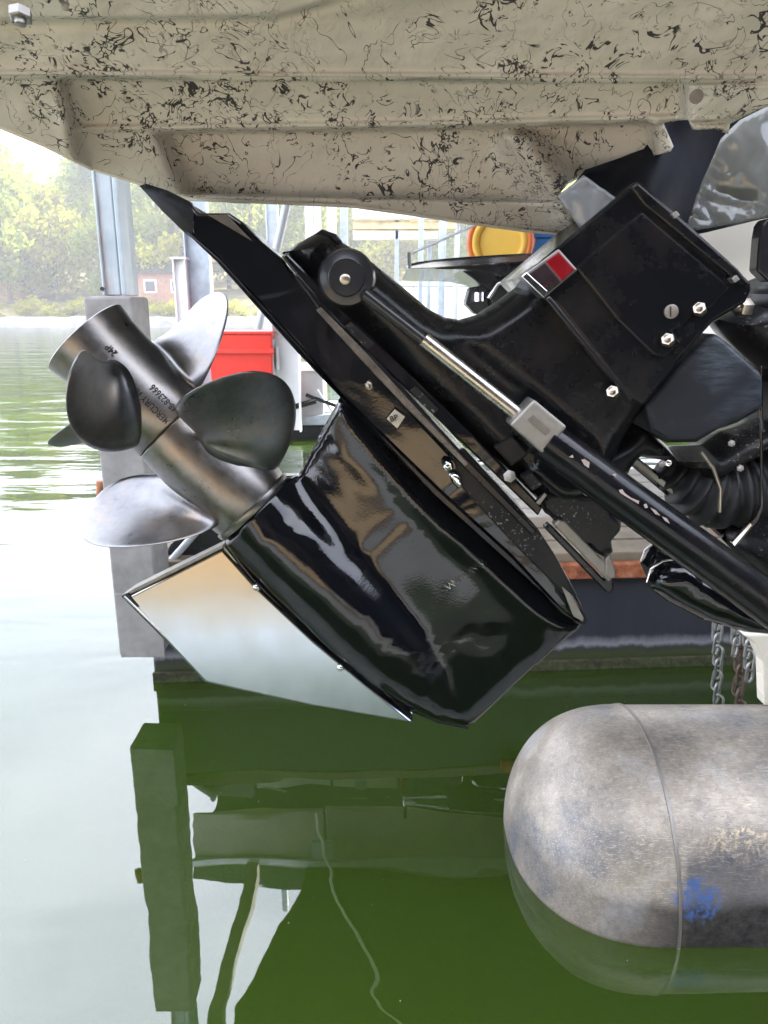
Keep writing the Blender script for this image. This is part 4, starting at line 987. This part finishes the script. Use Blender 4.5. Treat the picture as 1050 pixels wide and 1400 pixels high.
# --- dark lower fins at the right
relief('side_fin', [(875, 768), (882, 752), (894, 743), (905, 750), (960, 790), (1000, 830), (960, 835), (905, 800), (885, 790)], YD + .02, .02, 14, M['paint'], drive, grid=8, edge=.004)
relief('side_fin', [(884, 792), (890, 778), (906, 767), (936, 764), (950, 776), (1000, 808), (1060, 842), (1060, 867), (1015, 862), (960, 846), (910, 820), (890, 805)], YD - .045, .03, 20, M['paint'], drive, grid=8, edge=.004)
tube('fin_edge', [W(a, b, YD - .078) for a, b in ((884, 796), (890, 778), (906, 767), (936, 763))], .0016, M['chrome'], drive, 8)
tube('fin_edge', [W(a, b, YD - .004) for a, b in ((876, 768), (882, 752), (894, 743))], .0016, M['chrome'], drive, 8)

# --- propellers
def PP(r, phi, a):
    return O + aft * a + (upv * math.cos(phi) + tow * math.sin(phi)) * r
def prop_hub(name, prof, parent_prop, mat):
    return lathe(name, O, aft, prof, mat, parent_prop, 72, close=True)
def blade(prop, phi0, a0, hand, rh, RR, pitch, c_root, c_mid, skew, rake, sweep, ex, bu, asym, mat):
    """skew: turn of the mid line (rad) root to tip; rake: aft shift; sweep moves it along the helix"""
    nu, nv = 26, 34; top = []; bot = []
    G = []
    for j in range(nv + 1):
        t = j / nv; tt = 1 - (1 - t) ** 2.2; r = rh * .93 + (RR - rh * .93) * tt
        ww = (c_root * (1 - tt) + c_mid * tt) * math.sqrt(max(0, 1 - tt ** ex)) * (1 + bu * math.sin(math.pi * tt)) + .0005
        beta = math.atan2(pitch, 2 * math.pi * max(r, rh * 1.0))
        row = []
        for i in range(nu + 1):
            s = -1 + 2 * i / nu; q = s * ww / 2 + sweep * tt ** 1.3 + asym * math.sin(math.pi * tt)
            dphi = hand * q * math.cos(beta) / r; da = q * math.sin(beta)
            row.append((PP(r, phi0 + skew * tt + dphi, a0 + rake * tt ** 1.2 + da), s, tt))
        G.append(row)
    Pn = [[g[0] for g in row] for row in G]
    vs_ = []; 
    for side in (1, -1):
        for j in range(nv + 1):
            for i in range(nu + 1):
                a_ = Pn[j][min(i + 1, nu)] - Pn[j][max(i - 1, 0)]; b_ = Pn[min(j + 1, nv)][i] - Pn[max(j - 1, 0)][i]
                nn = a_.cross(b_); nn = nn.normalized() if nn.length > 1e-9 else Vector((0, 1, 0))
                s = G[j][i][1]; tt = G[j][i][2]
                th = (.0034 * (1 - tt) + .0012) * math.sqrt(max(0, 1 - s * s)) + .0005 + .024 * math.exp(-tt / .12) * (1 - s ** 4)
                vs_.append(Pn[j][i] + nn * th * side)
    f = []; K = (nu + 1) * (nv + 1)
    for j in range(nv):
        for i in range(nu):
            q = j * (nu + 1) + i; f.append((q, q + 1, q + nu + 2, q + nu + 1)); f.append((K + q + nu + 1, K + q + nu + 2, K + q + 1, K + q))
    bd = [i for i in range(nu + 1)] + [j * (nu + 1) + nu for j in range(1, nv + 1)] + [nv * (nu + 1) + i for i in range(nu - 1, -1, -1)] + [j * (nu + 1) for j in range(nv - 1, 0, -1)]
    for k in range(len(bd)):
        a_, b_ = bd[k], bd[(k + 1) % len(bd)]; f.append((b_, a_, K + a_, K + b_))
    me = bpy.data.meshes.new('blade'); me.from_pydata([x[:] for x in vs_], [], f); me.update()
    bm = bmesh.new(); bm.from_mesh(me); bmesh.ops.recalc_face_normals(bm, faces=bm.faces); bm.to_mesh(me); bm.free()
    return link('blade', me, mat, prop, True)
p = PX
fp = lathe('propeller', O, aft, [(.006, 40 * p), (.006, 59 * p), (.012, 60.5 * p), (40 * p, 63 * p), (90 * p, 62 * p), (147 * p, 59.5 * p), (148.5 * p, 58 * p), (148.5 * p, 40 * p)], M['steel'], drive, 72, close=True)
fp['label'] = 'larger steel propeller next to the gearcase'
rp_ = lathe('propeller', O, aft, [(150 * p, 40 * p), (150 * p, 58 * p), (152 * p, 59.5 * p), (200 * p, 58 * p), (250 * p, 57 * p), (280 * p, 58 * p), (296 * p, 60.5 * p), (304 * p, 61.5 * p), (305 * p, 60.5 * p), (290 * p, 54 * p), (240 * p, 50 * p), (180 * p, 48 * p)], M['steel'], drive, 72, close=True)
rp_['label'] = 'outer steel propeller with engraved lettering on its hub'
lathe('seam_ring', O, aft, [(148.4 * p, 56 * p), (150.2 * p, 56 * p)], M['engrave'], drive, 48)
for k in range(3):
    blade(fp, .573 + k * R(120), .0821, 1, 60 * p, .2239, .84, .137, .1933, -.2165, .0323, .0693, 5.3413, .2479, .0046, M['steel_blade'])
for k in range(3):
    blade(rp_, 1.7475 + k * R(120), .2556, -1, 60 * p, .225, .7382, .1391, .1275, -.238, .0447, .0059, 5.7828, .0117, -.0151, M['steel_blade'])
# engraved lettering wrapped on the outer hub
def hub_text(body, size, a_start, phi0, rad):
    me = text_mesh('hub_lettering', body, size, .0004)
    # close-set bold letters run aft along the hub, their tops pointing down-left
    for v_ in me.vertices:
        x, y, z = v_.co; a = a_start + x * .80; ph = phi0 + y / rad
        v_.co = PP(rad + .0004 + z, ph, a)
    bm = bmesh.new(); bm.from_mesh(me); bmesh.ops.recalc_face_normals(bm, faces=bm.faces); bm.to_mesh(me); bm.free()
    return link('hub_lettering', me, M['engrave'], rp_)
hub_text('MERCURY MARINE', .0150, 152 * p, R(71), 58.8 * p)
hub_text('48-823666', .0150, 157 * p, R(54), 58.8 * p)
hub_text('24P', .0150, 254 * p, R(58), 58.6 * p)

# ================================================================== PONTOON
PR, PYc, PZ = .3125, 1.49, -.004
pt = empty('aluminium_pontoon', (.7, PYc, 0), 'weathered aluminium pontoon nose floating at lower right', 'pontoon')
noseL = .285; xs_ = .575
prof = []
for i in range(33):
    a = i / 32; q = a ** 1.6
    prof.append((xs_ - noseL + noseL * q, PR * (1 - (1 - q) ** 2.35) ** (1 / 2.35)))
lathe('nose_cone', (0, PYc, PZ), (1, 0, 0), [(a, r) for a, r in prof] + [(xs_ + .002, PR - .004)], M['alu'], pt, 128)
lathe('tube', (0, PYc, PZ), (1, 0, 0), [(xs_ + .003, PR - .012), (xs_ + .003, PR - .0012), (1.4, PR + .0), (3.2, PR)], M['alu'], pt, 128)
lathe('weld_seam', (0, PYc, PZ), (1, 0, 0), [(xs_ - .003, PR - .002), (xs_ - .002, PR + .0022), (xs_ + .002, PR + .0028), (xs_ + .0045, PR + .0022), (xs_ + .005, PR - .002)], M['alu_cast'], pt, 160)
# cream support standing on the pontoon
cs = empty('cream_support', W(1045, 955, 1.62), 'cream painted support leg above the pontoon at right edge', 'support')
prism('leg_plate', [(1016, 868), (1080, 868), (1080, 965), (1045, 965), (1043, 905), (1032, 880)], 1.60, .04, M['cream_gel'], cs, .004)

# chains
def chain(px, py0, py1, Y, lab, lw=9, lh=25, mat='chain_steel'):
    e = empty('hanging_chain', W(px, py1, Y), lab, 'chain', 'chains hanging beside the pontoon')
    s = Y / ct / F; a = lw * s; b = (lh - lw) * s / 2 
    me = None; y = py0; k = 0
    ptsl = []
    for i in range(20):
        q = 2 * math.pi * i / 20; ptsl.append((math.cos(q) * a * .8, 0, math.sin(q) * a * .8 + (b if math.sin(q) >= 0 else -b)))
    while y < py1:
        c = W(px + 1.5 * math.sin(k * 1.7), y, Y)
        if me is None:
            o = tube('chain_link', ptsl, a * .26, M[mat], None, 8, True); me = o.data
        else: o = bpy.data.objects.new('chain_link', me); C.objects.link(o)
        o.parent = e; o.location = Vector(c) - e.location; o.rotation_euler = (0, .06 * math.sin(k * 2.3), R(35 if k % 2 else -55) + .1 * math.sin(k))
        y += lh * .62; k += 1
chain(981, 830, 990, 2.0, 'straight steel chain hanging left of the other chains', 8, 27)
chain(1011, 838, 985, 1.95, 'longer brownish chain hanging between the two others', 9, 27, 'chain_brown')
chain(1024, 838, 925, 1.9, 'short grey looped chain hanging nearest the cream support', 9, 26)
chain(1007, 838, 900, 1.93, 'short steel chain crossing in front of the brownish one', 8, 25)

# ================================================================== BEHIND THE CAMERA: near dock, plus pieces added for reflections and shade
nd = empty('near_dock', (0, -1.2, .3), 'tan boarded dock where the photographer stands', 'dock')
for i in range(14):
    box('deck_board', -4.5, 5, -.75 - .2 * (i + 1) + .006, -.75 - .2 * i, .33, .37, M['tan_wood'], nd, .004)
box('deck_frame', -4.5, 5, -3.5, -.78, .1, .325, M['fascia'], nd)
box('reflector_skirt', -4.5, 5, -.776, -.752, .02, .325, M['galv_pale'], nd, .004)  # pale skirt added so the guard mirrors something bluish
ply = box('reflector_plywood', -1.9, .5, -2.7, -1.0, .375, .392, M['ply'], None, .002); tag(ply, 'added unseen tan plywood sheet on the near dock giving a tan reflection', 'plywood')  # sheet added for the gearcase paint to mirror as tan
mat_ = box('reflector_mat', .8, 2.6, -2.4, -1.0, .375, .385, M['galv_pale'], None, .002); tag(mat_, 'added unseen pale grey mat on the near dock giving a pale reflection', 'mat')  # mat added as a pale patch for glossy parts to mirror
nb = empty('sky_block_boat', (4.4, -1, 0), 'added unseen dark blue boat side blocking sky right of the pontoon', 'boat')  # added out of view to close off sky and deepen the blacks
v = []
for y, hw in ((-7, .9), (-5, 1.15), (-1, 1.25), (1.2, 1.1), (2.1, .35)):
    for x, z in ((4.6 - hw, 2.35), (4.6 - hw * .96, 1.2), (4.6 - hw * .8, -.2), (4.6 + hw * .8, -.2), (4.6 + hw, 2.35)): v.append((x, y, z))
f = [(i * 5 + j, i * 5 + j + 1, (i + 1) * 5 + j + 1, (i + 1) * 5 + j) for i in range(4) for j in range(4)] + [(i * 5 + 4, i * 5, (i + 1) * 5, (i + 1) * 5 + 4) for i in range(4)] + [(0, 1, 2, 3, 4), (24, 23, 22, 21, 20)]
pyd('sky_block_hull', v, f, M['navy'], nb)
tube('sky_block_rail', [(3.34, -5, 2.2), (3.30, -1, 2.2), (3.44, 1.2, 2.2), (4.2, 2.12, 2.2)], .03, M['galv_pale'], nb, 8)
bw = empty('added_boathouse', (0, -5.5, 0), 'added unseen brown boathouse with cream door shaping reflections behind the near dock', 'boathouse')  # unseen building added to give the black paint dark and brown reflections
for i in range(26):
    x = -7.8 + i * .6
    if i in (5, 6): continue
    box('added_wall_plank', x, x + .585, -5.5, -5.44, .3, 2.84, M['dark_plank'] if i % 4 else M['brown_wall'], bw, .004)
box('added_door', -2.4, -1.2, -5.5, -5.45, .3, 2.2, M['cream_gel'], bw, .01)
box('added_sill_beam', -5.4, 5.4, -5.52, -5.40, .05, .295, M['fascia'], bw)
box('sky_block_eave', -7.8, 7.8, -8.5, -1.2, 2.86, 2.95, M['dark_roof'], bw)  # added overhang, out of view, blocks sky behind the camera

# ================================================================== HAZE
hz = box('haze', -95, 95, -16, 152, -2.8, 34, None, None)
m = Mt('haze_air'); m.t.nodes.remove(m.b); pv = m.n('ShaderNodeVolumePrincipled'); pv.inputs['Color'].default_value = (.93, .95, 1, 1)
pv.inputs['Density'].default_value = .0021; pv.inputs['Anisotropy'].default_value = .25; m.l(pv.outputs[0], m.out.inputs['Volume'])
hz.data.materials.append(m.m); tag(hz, 'pale bright haze over the lake', None, None, 'stuff')
